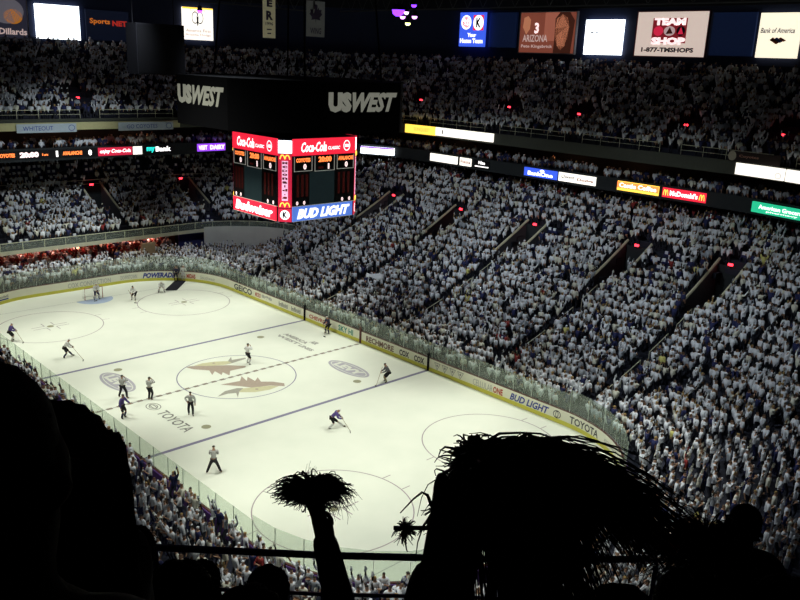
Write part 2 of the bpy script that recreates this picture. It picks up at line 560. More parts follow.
# the two long coyote-head emblems at centre ice
EMB = dict(
 cream=([(-1.63,3.91),(-0.75,4.01),(0.2,3.73),(1.14,3.19),(1.2,2.71),(0.51,2.62),(-0.59,3.11)],
        [(-1.09,-2.5),(-0.56,-2.72),(0.82,-3.3),(1.33,-3.77),(0.38,-3.94),(-0.78,-3.67),(-1.75,-2.92)]),
 brown=([(-2.27,3.97),(-1.96,4.03),(-1.03,3.53),(-0.36,3.03),(0.65,2.39),(1.7,1.37),(1.47,1.12),(0.73,1.18),(0.13,1.22),(-0.46,0.4),(-0.52,1.3),(-0.89,0.85),(-0.89,1.87),(-1.47,1.29),(-1.15,2.28),(-2.0,3.26)],
        [(-2.02,-0.83),(-0.44,-1.09),(0.2,-0.3),(-0.03,-1.4),(0.5,-0.7),(0.47,-1.79),(1.05,-1.28),(0.75,-2.2),(1.48,-2.76),(1.98,-3.54),(1.66,-4.06),(0.86,-3.25),(-0.47,-2.79),(-1.02,-1.99)]),
 grey=([(1.14,3.19),(1.87,3.89),(1.54,3.24),(2.71,3.03),(2.62,2.78),(1.12,2.59),(0.51,2.62)],
       [(-3.42,-2.7),(-2.43,-2.13),(-1.41,-2.18),(-1.05,-2.45),(-1.71,-2.95),(-2.33,-3.73),(-1.96,-2.94),(-2.51,-2.69)]))
EC = dict(cream=mat('emblem_cream', (0.60, 0.58, 0.38), 0.5), brown=mat('emblem_brown', (0.42, 0.345, 0.29), 0.5), grey=mat('emblem_grey', (0.36, 0.35, 0.31), 0.5))
for k, (zc) in (('brown', 0.006), ('cream', 0.009), ('grey', 0.008)):
    for P in EMB[k]:
        on_ice('ice_emblem', P, [tuple(range(len(P)))], EC[k], zc)
for cx, cy in ((-0.03, 3.47), (-0.35, -3.26)):
    V, F = flat_ring(0, 0, 0.13, 0.13, cx, cy, 10); on_ice('emblem_eye', V, F, EC['brown'], 0.012)
INK = mat('grey_ink', (0.26, 0.26, 0.24), 0.5)
INK2 = mat('pale_grey_ink', (0.38, 0.38, 0.36), 0.5)
# TOYOTA on the left of the neutral zone
INKI = mat('dark_ice_ink', (0.19, 0.19, 0.18), 0.5)
letters('TOYOTA', (-8.3, -2.6, 0), (0, -1, 0), (1, 0, 0), 4.0, 0.85, INKI, ice, 0.01, lift=0.012)
for rx, ry, oy in ((0.5, 0.66, 0), (0.16, 0.52, 0), (0.3, 0.4, 0.0)):
    V, F = flat_ring(rx-0.06, ry-0.06, rx, ry, -7.9+oy, -1.5, 32); on_ice('ice_emblem', V, F, INKI, 0.012)
letters('AMERICA', (8.75, 6.2, 0), (0, -1, 0), (1, 0, 0), 3.4, 0.5, INK2, ice, 0.05, lift=0.012)
letters('WEST', (8.05, 6.3, 0), (0, -1, 0), (1, 0, 0), 3.2, 0.45, INK2, ice, 0.05, lift=0.012)
letters('AIR', (9.3, 3.0, 0), (0, -1, 0), (1, 0, 0), 0.9, 0.6, INK2, ice, 0.05, lift=0.012)
letters('LINES', (8.0, 2.9, 0), (0, -1, 0), (1, 0, 0), 1.9, 0.45, INK2, ice, 0.05, lift=0.012)
for cx, cy in ((-7.85, 4.35), (7.95, -4.15)):
    V, F = flat_ring(0, 0, 0.95, 2.35, cx, cy, 48); on_ice('ice_emblem', V, F, LOGO_L, 0.005)
    V, F = flat_ring(0.66, 2.02, 0.74, 2.12, cx, cy, 48); on_ice('ice_emblem', V, F, mat('pale_paint', (0.72, 0.74, 0.68), 0.5), 0.008)
    letters('LEVY', (cx-0.42, cy+1.6, 0), (0, -1, 0), (1, 0, 0), 3.2, 0.85, mat('pale_paint', (0.72, 0.74, 0.68)), ice, 0.06, lift=0.009)

# ------------------------------------------------------------------ boards and glass
db = empty('dasher_boards')
tag(db, 'cream rink boards with yellow kick plate, advertisements and clear glass around the ice', 'rink boards')
BP = rink_path(0.06)
board_face = ring_wall('board_face', BP, 0.3, 1.07, 0.12, M_BOARD, True, db)
ring_wall('kick_plate', rink_path(0.045), 0.0, 0.31, 0.13, M_KICK, True, db)
ring_wall('cap_rail', rink_path(0.08), 1.07, 1.11, 0.16, M_CAP, True, db)
ring_wall('board_back', rink_path(0.2), 0.0, 1.06, 0.08, M_PURP, True, db)
def glass_mat():
    m = bpy.data.materials.new('rink_glass'); m.use_nodes = True
    nt = m.node_tree; nt.nodes.clear()
    out = nt.nodes.new('ShaderNodeOutputMaterial')
    tr = nt.nodes.new('ShaderNodeBsdfTransparent'); tr.inputs[0].default_value = (0.94, 0.98, 0.94, 1)
    d1 = nt.nodes.new('ShaderNodeBsdfTranslucent'); d1.inputs[0].default_value = (0.75, 0.85, 0.75, 1)
    d2 = nt.nodes.new('ShaderNodeBsdfDiffuse'); d2.inputs[0].default_value = (0.75, 0.85, 0.75, 1)
    di = nt.nodes.new('ShaderNodeMixShader'); di.inputs[0].default_value = 0.5
    nt.links.new(d1.outputs[0], di.inputs[1]); nt.links.new(d2.outputs[0], di.inputs[2])
    gl = nt.nodes.new('ShaderNodeBsdfGlossy'); gl.inputs[1].default_value = 0.15
    nz = nt.nodes.new('ShaderNodeTexNoise'); nz.inputs['Scale'].default_value = 0.8
    tc = nt.nodes.new('ShaderNodeTexCoord'); nt.links.new(tc.outputs['Object'], nz.inputs['Vector'])
    mr = nt.nodes.new('ShaderNodeMapRange'); mr.inputs[3].default_value = 0.13; mr.inputs[4].default_value = 0.20
    nt.links.new(nz.outputs['Fac'], mr.inputs[0])
    mx = nt.nodes.new('ShaderNodeMixShader'); mx2 = nt.nodes.new('ShaderNodeMixShader')
    nt.links.new(mr.outputs[0], mx.inputs[0]); nt.links.new(tr.outputs[0], mx.inputs[1]); nt.links.new(di.outputs[0], mx.inputs[2])
    mx2.inputs[0].default_value = 0.02
    nt.links.new(mx.outputs[0], mx2.inputs[1]); nt.links.new(gl.outputs[0], mx2.inputs[2])
    nt.links.new(mx2.outputs[0], out.inputs[0])
    return m
GLASS = glass_mat()
o = ring_wall('balcony_glass', fpath, 4.0, 4.75, 0.03, GLASS)
tag(o, 'glass guard along the front edge of the far balcony', 'glass guard')
# resample the loop into panes
def resample(pts, step, closed=True):
    P = [Vector((x, y)) for x, y in pts]
    if closed: P.append(P[0])
    L = [0]
    for a, b in zip(P, P[1:]): L.append(L[-1]+(b-a).length)
    n = max(1, round(L[-1]/step)); out = []; j = 0
    for k in range(n+(0 if closed else 1)):
        s = L[-1]*k/n
        while j < len(L)-2 and L[j+1] < s: j += 1
        t = (s-L[j])/max(1e-9, L[j+1]-L[j])
        q = P[j]+(P[j+1]-P[j])*t; out.append((q.x, q.y))
    return out
GP = resample(rink_path(0.1), 1.7)
for i, a in enumerate(GP):
    b = GP[(i+1) % len(GP)]
    end = abs(a[1]) > 22.5 or abs(b[1]) > 22.5
    h = 2.75 if end else 2.45
    d = Vector((b[0]-a[0], b[1]-a[1])); L = d.length; rot = Matrix.Rotation(math.atan2(d.y, d.x), 3, 'Z')
    MB().box((0.02, -0.006, 1.11), (L-0.02, 0.006, h), rot, (a[0], a[1], 0)).build('glass_pane', GLASS, db)
    MB().box((-0.012, -0.02, 1.0), (0.012, 0.02, h), rot, (a[0], a[1], 0)).build('glass_support', mat('pale_support_metal', (0.5, 0.54, 0.5), 0.5), db) if i % 1 == 0 and len(GP) < 101 else None
for y in (8.4, 0.15, -8.4):
    MB().box((HX-0.1, y-0.09, 0), (HX+0.02, y+0.09, 1.5)).build('gate_post', M_CAP if y == 0.15 else M_BLACK, db)
MB().box((-HX-0.02, 8.3, 0), (-HX+0.1, 8.5, 1.4)).build('gate_post', M_BLACK, db)
INKB = mat('black_ink', (0.03, 0.03, 0.035), 0.5); INKBL = mat('blue_ink', (0.03, 0.05, 0.28), 0.5)
INKR = mat('red_ink', (0.45, 0.07, 0.04), 0.5); INKG = mat('green_ink', (0.03, 0.25, 0.20), 0.5)
def board_text(body, y0, y1, m, z0=0.42, z1=0.88, bold=0.03, it=0.0):
    letters(body, (HX-0.005, y0, z0), (0, -1, 0), (0, 0, 1), abs(y1-y0), z1-z0, m, board_face, bold, it, lift=0.012, name='board_lettering')
for a in (('GEICO', 20.9, 17.5, INKB, 0.3, 0.95, 0.03), ('MICRO', 16.9, 15.9, INKR), ('age', 15.7, 13.9, INK2), ('Infiniti', 12.7, 11.2, INK), ('Infiniti', 10.6, 9.1, INK),
          ('CHEVRON', 7.7, 4.6, INKR, 0.42, 0.8), ('SKY HI', 3.3, 1.2, INKG, 0.35, 0.9, 0.03), ('RECHMORE', -0.6, -4.2, mat('brown_ink', (0.20, 0.12, 0.09)), 0.34, 0.88),
          ('COX', -4.9, -6.1, INKB, 0.34, 0.88, 0.04), ('COX', -6.7, -7.9, INKB, 0.34, 0.88, 0.04),
          ('CELLULAR', -13.3, -15.3, INK2, 0.34, 0.86, 0.0), ('ONE', -15.35, -16.3, INKR, 0.34, 0.86, 0.04),
          ('BUD LIGHT', -17.0, -20.6, INKBL, 0.34, 0.90, 0.03, 0.3)):
    board_text(*a)
# four outlined shield logos
for k in range(4):
    y = -9.4-0.85*k
    V, F = flat_ring(0.25, 0.22, 0.33, 0.29, 0, 0, 3, -PI/2, 1.5*PI)
    plane_shape('board_emblem', [(-0.35, 0.3), (0.35, 0.3), (0, -0.32), (-0.27, 0.25), (0.27, 0.25), (0, -0.22)], (HX-0.005, y, 0.62), (0, -1, 0), (0, 0, 1), INK, db, 0.012,
                [(0, 3, 4, 1), (1, 4, 5, 2), (2, 5, 3, 0)])
    plane_shape('board_emblem', ellipse_pts(0, 0.08, 0.1, 0.1, 10), (HX-0.005, y, 0.62), (0, -1, 0), (0, 0, 1), INK, db, 0.012)
# text that bends round a corner of the rink
def curved_text(body, cx, cy, a0, a1, m, z0, z1, bold=0.02, it=0.0):
    V, F = text_data(body, bold, it)
    R = RC-0.016
    P = []
    for v in V:
        a = math.radians(a0+(a1-a0)*v[0])
        P.append((cx+R*math.cos(a), cy+R*math.sin(a), z0+(z1-z0)*v[1]))
    return mesh_obj('board_lettering', P, F, m, board_face)
XS, YS = HX-RC, HY-RC
curved_text('TOYOTA', XS, -YS, -3, -22, INKB, 0.34, 0.9, 0.02)
V, F = flat_ring(0.27, 0.24, 0.33, 0.30, 0, 0, 24)
plane_shape('board_emblem', V, (HX-0.005, -21.3, 0.62), (0, -1, 0), (0, 0, 1), INKB, db, 0.012, F)
V, F = flat_ring(0.08, 0.2, 0.13, 0.26, 0, 0, 24)
plane_shape('board_emblem', V, (HX-0.005, -21.3, 0.62), (0, -1, 0), (0, 0, 1), INKB, db, 0.013, F)
curved_text('AZCENTRAL.COM', XS, -YS, -27, -40, INK, 0.5, 0.75, 0.0)
curved_text('POWERADE', XS, YS, 72, 48, INKBL, 0.32, 0.92, 0.05, 0.3)
curved_text('MIDAS', XS, YS, 40, 33, INKR, 0.35, 0.85, 0.04)
curved_text('Southwest', XS, YS, 29, 16, INK2, 0.4, 0.8, 0.0)
letters('COX CONNECTION', (-1.0, HY-0.005, 0.35), (1, 0, 0), (0, 0, 1), 4.6, 0.5, INK2, db, 0.0, lift=0.012)
letters('DOWNTOWN', (4.2, HY-0.005, 0.35), (1, 0, 0), (0, 0, 1), 3.0, 0.5, INK2, db, 0.0, lift=0.012) if False else None
curved_text('DOWNTOWN', XS, YS, 88, 76, INK2, 0.4, 0.85, 0.0)
def left_curved(body, a0, a1, m, z0, z1, bold=0.02):
    V, F = text_data(body, bold)
    R = RC-0.016
    P = [(-XS+R*math.cos(math.radians(a0+(a1-a0)*v[0])), YS+R*math.sin(math.radians(a0+(a1-a0)*v[0])), z0+(z1-z0)*v[1]) for v in V]
    return mesh_obj('board_lettering', P, F, m, board_face)
left_curved('Goodwill', 128, 120, INK, 0.55, 0.85); left_curved('Goodwill', 116, 108, INK, 0.55, 0.85)
left_curved('Tostitos', 146, 136, INK2, 0.4, 0.8)
for a0, a1, mm in ((150, 147.5, M_KICK), (134, 131.5, M_KICK), (128, 120, INKBL), (116, 108, INKBL)):
    z0, z1 = (0.2, 1.0) if mm is M_KICK else (0.36, 0.48)
    R = RC-0.02
    mesh_obj('board_panel', [(-XS+R*math.cos(math.radians(a)), YS+R*math.sin(math.radians(a)), z) for z in (z0, z1) for a in (a0, (a0+a1)/2, a1)], [(0, 1, 4, 3), (1, 2, 5, 4)], mm, db)
MB().box((8.55, 28.4, 0.2), (8.65, 28.5, 1.05)).v

# goals
def goal(y, s):
    g = empty('hockey_goal', (0, y, 0), 0 if s > 0 else PI)
    red = mat('red_goal_pipe', (0.35, 0.06, 0.05), 0.4)
    MB().tube([(-0.915, 0, 0), (-0.915, 0, 1.2), (0.915, 0, 1.2), (0.915, 0, 0)], 0.04, 8).build('goal_frame', red, g)
    MB().tube([(-0.915, 0, 0.03), (-0.8, 0.9, 0.03), (0, 1.1, 0.03), (0.8, 0.9, 0.03), (0.915, 0, 0.03)], 0.035, 6).build('base_frame', mat('white_pipe', (0.7, 0.7, 0.68), 0.4), g)
    mb = MB()
    for i in range(13):
        t = i/12; x = -0.915+1.83*t
        yb = 1.1*(1-abs(2*t-1)**3*0.25)
        mb.tube([(x, 0, 1.2), (x*0.97, 0.45, 1.1), (x*0.9, yb, 0.03)], 0.009, 3)
    for k in range(8):
        z = 0.08+k*0.14; yy = 1.05-0.55*(z/1.2)**2
        mb.tube([(-0.915, 0, z), (-0.8, yy*0.85, z), (0, yy, z), (0.8, yy*0.85, z), (0.915, 0, z)], 0.008, 3)
    mb.build('net', mat('net_cord', (0.6, 0.6, 0.58), 0.8), g)
    return g
tag(goal(26.5, 1), 'red-piped hockey goal with white net at the far end of the ice', 'hockey goal')
# carpet at the far corner door
cp = [(10.55, 28.9), (11.55, 28.2), (8.25, 24.7), (7.1, 25.3)]
tag(MB().prism(list(reversed(cp)), 0.012, 0.03).build('dark_carpet', mat('black_carpet', (0.01, 0.01, 0.02), 0.95)), 'dark carpet runner laid on the ice from the far corner gate', 'carpet')

# ------------------------------------------------------------------ vomitories, rails, exit lights
def vomitory(org, rz, idx, where):
    """local +x runs up the bowl, origin at X=29.9"""
    X0 = 29.9
    f = lambda X: zbowl(X)
    rot = Matrix.Rotation(rz, 3, 'Z')
    o = Vector((org[0], org[1], 0))
    def place(name, mb, m, parent=None):
        mb.v = [rot @ v + o for v in mb.v]
        return struct(mb.build(name, m, parent))
    g = None
    for s in (-1, 1):
        V = []; y0 = s*1.15; y1 = s*1.33
        n = 6
        for i in range(n+1):
            X = 29.7+(34.9-29.7)*i/n
            zt = f(X)+0.75; zb = f(29.9)-0.4
            V += [(X-X0, y0, zb), (X-X0, y1, zb), (X-X0, y1, zt), (X-X0, y0, zt)]
        F = []
        for i in range(n):
            p = 4*i; q = p+4
            for k in range(4):
                F.append((p+k, p+(k+1) % 4, q+(k+1) % 4, q+k))
        F += [(0, 1, 2, 3), (4*n, 4*n+3, 4*n+2, 4*n+1)]
        mb = MB(); mb.v = [Vector(v) for v in V]; mb.f = F
        place('vomitory_wall', mb, M_CONC)
        cb = MB(); cb.tube([(X-X0, s*1.24, f(X)+0.82) for X in (29.6, 31.4, 33.2, 35.0)], 0.13, 6)
        place('vomitory_cap', cb, M_TAN)
    place('vomitory_floor', MB().box((-0.2, -1.15, f(29.9)-0.5), (5.0, 1.15, f(29.9)-0.35)), M_STEP)
    place('vomitory_head', MB().box((4.75, -1.3, f(29.9)-0.4), (5.0, 1.3, f(34.7)+0.55)), M_DARK)
    lp = rot @ Vector((4.6, 0.0, f(34.7)+0.75)) + o
    e = empty('exit_light', lp, rz)
    MB().box((-0.05, -0.2, -0.1), (0.05, 0.2, 0.1)).build('light_box', emis('red_exit_glow', (1.0, 0.03, 0.05), 5.0), e)
    MB().box((0.05, -0.03, -0.35), (0.1, 0.03, 0.1)).build('bracket', M_BLACK, e)
    tag(e, where, 'exit light')
for i, y in enumerate(VOM_Y):
    vomitory((29.9, y), 0, i, ['red exit light over the right-bowl stairway closest to the far corner', 'red exit light over the second right-bowl stairway from the far corner',
             'red exit light over the middle stairway of the right bowl', 'red exit light over the fourth right-bowl stairway, below the red arches sign', 'red exit light over the right-bowl stairway farthest right, below the green sign'][i])
for i, x in enumerate(VOM_X):
    vomitory((x, 38.7), PI/2, i, ['red exit light over the leftmost stairway of the far balcony', 'red exit light over the middle stairway of the far balcony', 'red exit light over the far balcony stairway left of the scoreboard'][i])
for k, (P, wh) in enumerate([((43.0, 24.1, 19.8), 'red light in the upper deck just right of the black scoreboard ring'), ((43.08, 9.7, 19.84), 'red light in the upper deck below the blue-and-red square sign'),
              ((42.92, -0.06, 19.73), 'red light in the upper deck below the white lit screen'), ((42.66, -12.6, 19.58), 'red light in the upper deck below the team shop sign'),
              ((42.46, -21.96, 19.46), 'red light in the upper deck below the bank sign'), ((5.3, 40.0, 19.1), 'red light in the far upper deck left of the hanging black speaker box')]):
    e = empty('exit_light', P, PI/2 if k == 5 else 0)
    MB().box((-0.05, -0.18, -0.09), (0.05, 0.18, 0.09)).build('light_box', emis('red_exit_glow', (1.0, 0.03, 0.05), 5.0), e)
    MB().tube([(0.08, 0, -0.9), (0.08, 0, 0.1)], 0.03, 5).build('bracket', M_BLACK, e)
    tag(e, wh, 'exit light')

def railing(pts, z0, z1, label, name='guard_railing', post=2.0, m=M_RAIL, r=0.035, mids=(0.5,), group=None):
    g = empty(name, (pts[0][0], pts[0][1], z0[0] if hasattr(z0, '__len__') else z0))
    n = len(pts)
    Z0 = z0 if hasattr(z0, '__len__') else [z0]*n
    b = Vector(g.location)
    top = [Vector((x, y, Z0[i]+z1))-b for i, (x, y) in enumerate(pts)]
    MB().tube(top, r, 6).build('top_rail', m, g)
    for mm in mids:
        MB().tube([Vector((x, y, Z0[i]+z1*mm))-b for i, (x, y) in enumerate(pts)], r*0.6, 5).build('mid_rail', m, g)
    for i, (x, y) in enumerate(pts):
        MB().tube([Vector((x, y, Z0[i]-0.02))-b, Vector((x, y, Z0[i]+z1))-b], r*0.8, 5).build('post', m, g)
    tag(g, label, 'railing', group)
    return g
# far balcony front rail and mid walkway rail
bf = resample([(x, y) for x, y in fpath], 2.2, False)
railing(bf[3:], 4.0, 0.8, 'pale railing along the front edge of the far balcony', mids=(), r=0.05)
mid = resample(P2([q for q in lower_path(34.9) if q[3] in 'fc']), 2.4, False)
railing(mid[3:], zbowl(34.9)+0.2, 0.95, 'pale railing across the far balcony above its stairways', r=0.045)
# upper deck railings, split at each stairway
upp = resample([(x, y) for x, y in P2(upper_path(0.35, 0, 60))], 2.2, False)
names = ['far left end', 'far end left part', 'far end above the left banner', 'far end above the right banner', 'far end beside the black ring', 'far corner behind the black ring', 'corner above the yellow sign',
         'above the long white sign', 'right side below the blue wall panel', 'right side below the portrait sign', 'right side below the white screen', 'right side below the team shop sign', 'right side by the draped banner', 'right side above the long white sign at the frame edge', 'near right curve', 'near right curve, next section', 'near end curve']
k = 0; i = 8
while i < len(upp)-5 and k < len(names):
    seg = upp[i:i+5]
    railing(seg, 17.0, 0.95, 'pale upper deck railing section, '+names[k], mids=(0.5,))
    i += 5; k += 1
# aisle handrails in the right bowl
an = ['stairway nearest the far corner', 'stairway by the second red light', 'middle stairway', 'stairway below the arches sign', 'rightmost stairway']
for ai, y in enumerate(VOM_Y):
    for sj, (xa, xb) in enumerate(((28.6, 26.4), (25.2, 22.6), (21.4, 18.9), (17.8, 15.8))):
        if y > 15 and sj > 1: continue
        xs_ = [xa, (xa+xb)/2, xb]
        railing([(x, y) for x in xs_], [zbowl(x) for x in xs_], 0.95, 'pale sloping handrail, %s piece below the %s' % (('top', 'second', 'third', 'lowest')[sj], an[ai]), 'stair_handrail', mids=(), r=0.04)

# ------------------------------------------------------------------ signs
def sign(name, label, cat, a, b, z0, z1, bg, items=(), depth=0.25, frame=None, lift=0.03, kind=None):
    """a, b: plan end points, left to right as seen from the ice"""
    A = Vector((a[0], a[1], 0)); B = Vector((b[0], b[1], 0))
    d = (B-A); w = d.length; R_ = d.normalized(); U_ = Vector((0, 0, 1)); N_ = R_.cross(U_)
    c = (A+B)/2
    g = empty(name, (c.x, c.y, z0), math.atan2(R_.y, R_.x))
    h = z1-z0
    top_ = g
    g = MB().box((-w/2, 0, 0), (w/2, depth, h)).build('panel', bg, top_)
    if frame:
        mb = MB(); t = 0.12
        mb.box((-w/2-t, -0.06, -t), (w/2+t, depth, 0)); mb.box((-w/2-t, -0.06, h), (w/2+t, depth, h+t))
        mb.box((-w/2-t, -0.06, 0), (-w/2, depth, h)); mb.box((w/2, -0.06, 0), (w/2+t, depth, h))
        mb.build('frame', frame, top_)
    for it in items:
        kind_, x0, y0, x1, y1, m = it[:6]
        ox, oz = -w/2+x0*w, y0*h
        ww, hh = (x1-x0)*w, (y1-y0)*h
        lf = lift
        if kind_ == 'rect':
            mesh_obj('color_panel', [(ox, -lf*0.4, oz), (ox+ww, -lf*0.4, oz), (ox+ww, -lf*0.4, oz+hh), (ox, -lf*0.4, oz+hh)], [(0, 1, 2, 3)], m, g)
        elif kind_ == 'disc':
            mesh_obj('emblem', [(ox+ww/2+ww/2*math.cos(2*PI*i/28), -lf*0.6, oz+hh/2+hh/2*math.sin(2*PI*i/28)) for i in range(28)], [tuple(range(28))], m, g)
        elif kind_ == 'ring':
            V, F = flat_ring(ww/2*0.84, hh/2*0.84, ww/2, hh/2, ox+ww/2, oz+hh/2, 28)
            mesh_obj('emblem', [(x, -lf*0.8, z) for x, z in V], F, m, g)
        elif kind_ == 'poly':
            mesh_obj('emblem', [(ox+ww*px, -lf*0.8, oz+hh*py) for px, py in it[6]], [tuple(range(len(it[6])))], m, g)
        elif kind_ == 'arch':
            mb = MB()
            for s in (0, 0.5):
                mb.tube([(ox+ww*(s+0.5*q), -lf, oz+hh*math.sin(PI*q)**0.6) for q in [i/12 for i in range(13)]], ww*0.075, 5)
            mb.build('arches', m, g)
        else:
            bold = it[6] if len(it) > 6 else 0.02
            ital = it[7] if len(it) > 7 else 0.0
            letters(kind_, (ox, 0, oz), (1, 0, 0), (0, 0, 1), ww, hh, m, g, bold, ital, lift=lf)
    g = top_
    tag(g, label, cat)
    return g
E_WH = emis('white_screen_light', (0.85, 0.92, 1.0), 3.0)
E_WH2 = emis('warm_white_light', (1.0, 0.93, 0.84), 1.3)
E_RED = emis('red_sign_light', (0.85, 0.02, 0.05), 1.1)
E_REDD = emis('dark_red_sign_light', (0.6, 0.02, 0.06), 0.9)
E_ORG = emis('orange_digit_light', (1.0, 0.22, 0.05), 1.8)
E_YEL = emis('yellow_sign_light', (1.0, 0.62, 0.08), 1.6)
E_GRN = emis('green_sign_light', (0.02, 0.50, 0.26), 1.0)
E_BLU = emis('blue_sign_light', (0.04, 0.10, 0.72), 1.2)
E_LBL = emis('blue_banner_light', (0.08, 0.18, 0.62), 1.0)
E_PUR = emis('purple_light', (0.25, 0.05, 0.75), 1.5)
E_CYN = emis('cyan_light', (0.02, 0.75, 0.65), 1.3)
E_TW = emis('white_letter_light', (1.0, 0.95, 0.95), 1.6)
E_DK = mat('dark_sign_face', (0.006, 0.006, 0.009), 0.4)
INKD = mat('sign_ink_dark', (0.03, 0.02, 0.05), 0.6)
E_PINK = emis('pale_pink_light', (1.0, 0.75, 0.75), 1.2)

ry = 37.2-0.02; rx = 39.3-0.02
def rib_far(x0, x1): return (x0, ry-0.05), (x1, ry-0.05)
def rib_right(y0, y1): return (rx-0.05, y0), (rx-0.05, y1)
RZ0, RZ1 = 12.95, 13.85
sign('ribbon_sign', 'dark display panel at left of the far ribbon with orange home team name', 'sign', (-7.5, ry), (-2.7, ry), RZ0, RZ1, E_DK, [('COYOTES', 0.6, 0.3, 0.97, 0.75, E_ORG, 0.04)])
sign('ribbon_sign', 'dark clock panel on the far ribbon showing 20:00 in pale digits', 'sign', (-2.6, ry), (1.9, ry), RZ0, RZ1, E_DK, [('20:00', 0.05, 0.2, 0.48, 0.85, E_PINK, 0.07), ('1st', 0.56, 0.35, 0.7, 0.6, E_ORG, 0.03), ('1', 0.88, 0.15, 0.93, 0.85, E_TW, 0.07)])
sign('ribbon_sign', 'dark score panel on the far ribbon with orange visitor name left of the red sign', 'sign', (2.0, ry), (6.0, ry), RZ0, RZ1, E_DK, [('AVALANCHE', 0.02, 0.3, 0.55, 0.75, E_ORG, 0.04), ('0', 0.72, 0.15, 0.82, 0.85, E_TW, 0.07)])
sign('ribbon_sign', 'red curved-script sign with white lettering on the far ribbon', 'sign', (6.0, ry), (10.0, ry), RZ0, RZ1, E_REDD, [('enjoy Coca-Cola', 0.05, 0.2, 0.95, 0.8, E_TW, 0.03, 0.3)])
sign('ribbon_sign', 'small white square sign with red mark, right of the red far-ribbon sign', 'sign', (10.1, ry), (11.2, ry), RZ0, RZ1, E_WH2, [('ring', 0.2, 0.2, 0.8, 0.8, INKR)])
sign('ribbon_sign', 'black sign with cyan and white myBank lettering on the far ribbon', 'sign', (11.5, ry), (15.4, ry), RZ0, RZ1, E_DK, [('my', 0.06, 0.15, 0.33, 0.85, E_CYN, 0.05), ('Bank', 0.35, 0.25, 0.85, 0.9, E_TW, 0.04)])
sign('ribbon_sign', 'purple and white lit sign on the far ribbon beside the scoreboard', 'sign', (18.3, ry), (22.2, ry), RZ0, RZ1, E_PUR, [('VISIT', 0.05, 0.2, 0.35, 0.8, E_TW, 0.03), ('DAIRY', 0.45, 0.2, 0.98, 0.8, E_TW, 0.04)])
sign('ribbon_sign', 'white lit sign with lavender edge on the ribbon just right of the scoreboard', 'sign', (36.4, 28.0), (38.5, 24.0), RZ0, RZ1, E_WH, [('rect', 0, 0.8, 1, 1, E_PUR)])
sign('ribbon_sign', 'white lit sign with faint red lettering on the right ribbon, wider of two', 'sign', *rib_right(18.3, 13.8), RZ0, RZ1, E_WH2, [('HONEYWELL', 0.08, 0.35, 0.92, 0.65, E_PINK, 0.0)])
sign('ribbon_sign', 'small white sign with red lettering on the right ribbon', 'sign', *rib_right(13.4, 11.6), RZ0, RZ1, E_WH2, [('Fiesta', 0.1, 0.3, 0.95, 0.75, INKR, 0.02)])
sign('ribbon_sign', 'tiny white-underlined word on black panel of the right ribbon', 'sign', *rib_right(11.0, 8.8), RZ0, RZ1, E_DK, [('Nite', 0.25, 0.5, 0.7, 0.9, E_TW, 0.03), ('rect', 0.0, 0.15, 0.95, 0.28, E_TW)])
sign('ribbon_sign', 'bright blue lit sign with white lettering on the right ribbon', 'sign', *rib_right(3.8, -0.6), RZ0, RZ1, E_BLU, [('BankOne', 0.12, 0.15, 0.88, 0.65, E_TW, 0.04), ('disc', 0.48, 0.6, 0.62, 0.95, E_TW)])
sign('ribbon_sign', 'white sign with dark squiggle and red word beside the blue ribbon sign', 'sign', *rib_right(-0.8, -5.4), RZ0, RZ1, E_WH2, [('Qwest', 0.08, 0.3, 0.45, 0.8, INKD, 0.01, 0.3), ('Dodge', 0.52, 0.2, 0.95, 0.6, INKR, 0.03)])
sign('ribbon_sign', 'orange and yellow sign with white lettering on the right ribbon', 'sign', *rib_right(-7.95, -12.5), RZ0, RZ1, E_YEL, [('rect', 0, 0.25, 1, 0.95, E_ORG), ('Castle Coffee', 0.05, 0.35, 0.95, 0.85, E_TW, 0.03)])
sign('ribbon_sign', 'red sign with yellow arches and white McDonald\'s lettering on the right ribbon', 'sign', *rib_right(-12.9, -17.3), RZ0, RZ1, E_RED, [('arch', 0.03, 0.2, 0.14, 0.8, E_YEL), ("McDonald's", 0.18, 0.25, 0.82, 0.8, E_TW, 0.04), ('arch', 0.86, 0.2, 0.97, 0.8, E_YEL)])
sign('ribbon_sign', 'green lit sign with white lettering at the right end of the ribbon', 'sign', (38.72, -21.8), (37.8, -26.6), RZ0, RZ1, E_GRN, [('American Grocers', 0.14, 0.42, 0.96, 0.82, E_TW, 0.03), ('pharmacy', 0.3, 0.14, 0.9, 0.32, E_TW, 0.02)])
sign('deck_sign', 'yellow lit sign with red lettering on the deck front right of the scoreboard ring', 'sign', (38.75, 22.4), (39.1, 17.6), 16.0, 17.0, E_YEL, [('SUNQUEST', 0.3, 0.25, 0.85, 0.75, E_ORG, 0.03)])
sign('deck_sign', 'long white lit sign on the deck front beside the yellow one', 'sign', (39.12, 17.5), (39.12, 8.5), 16.05, 17.0, E_WH2, [('l', 0.12, 0.25, 0.14, 0.75, INKD, 0.02), ('america west airlines', 0.2, 0.4, 0.9, 0.6, E_PINK, 0.0)])
sign('deck_sign', 'long white lit sign on the deck front near the right edge of the view', 'sign', (39.05, -19.7), (38.3, -24.2), 15.95, 16.95, E_WH2, [('Arizona Federal', 0.06, 0.4, 0.7, 0.65, E_PINK, 0.0), ('ring', 0.84, 0.1, 0.96, 0.6, INKD)])
sign('deck_sign', 'white lit sign cut by the right edge of the view on the deck front', 'sign', (38.25, -24.4), (37.0, -28.5), 15.95, 16.95, E_WH2, [('Credit Union', 0.1, 0.4, 0.9, 0.65, E_PINK, 0.0)])
BAN = mat('pale_blue_banner', (0.36, 0.43, 0.50), 0.8)
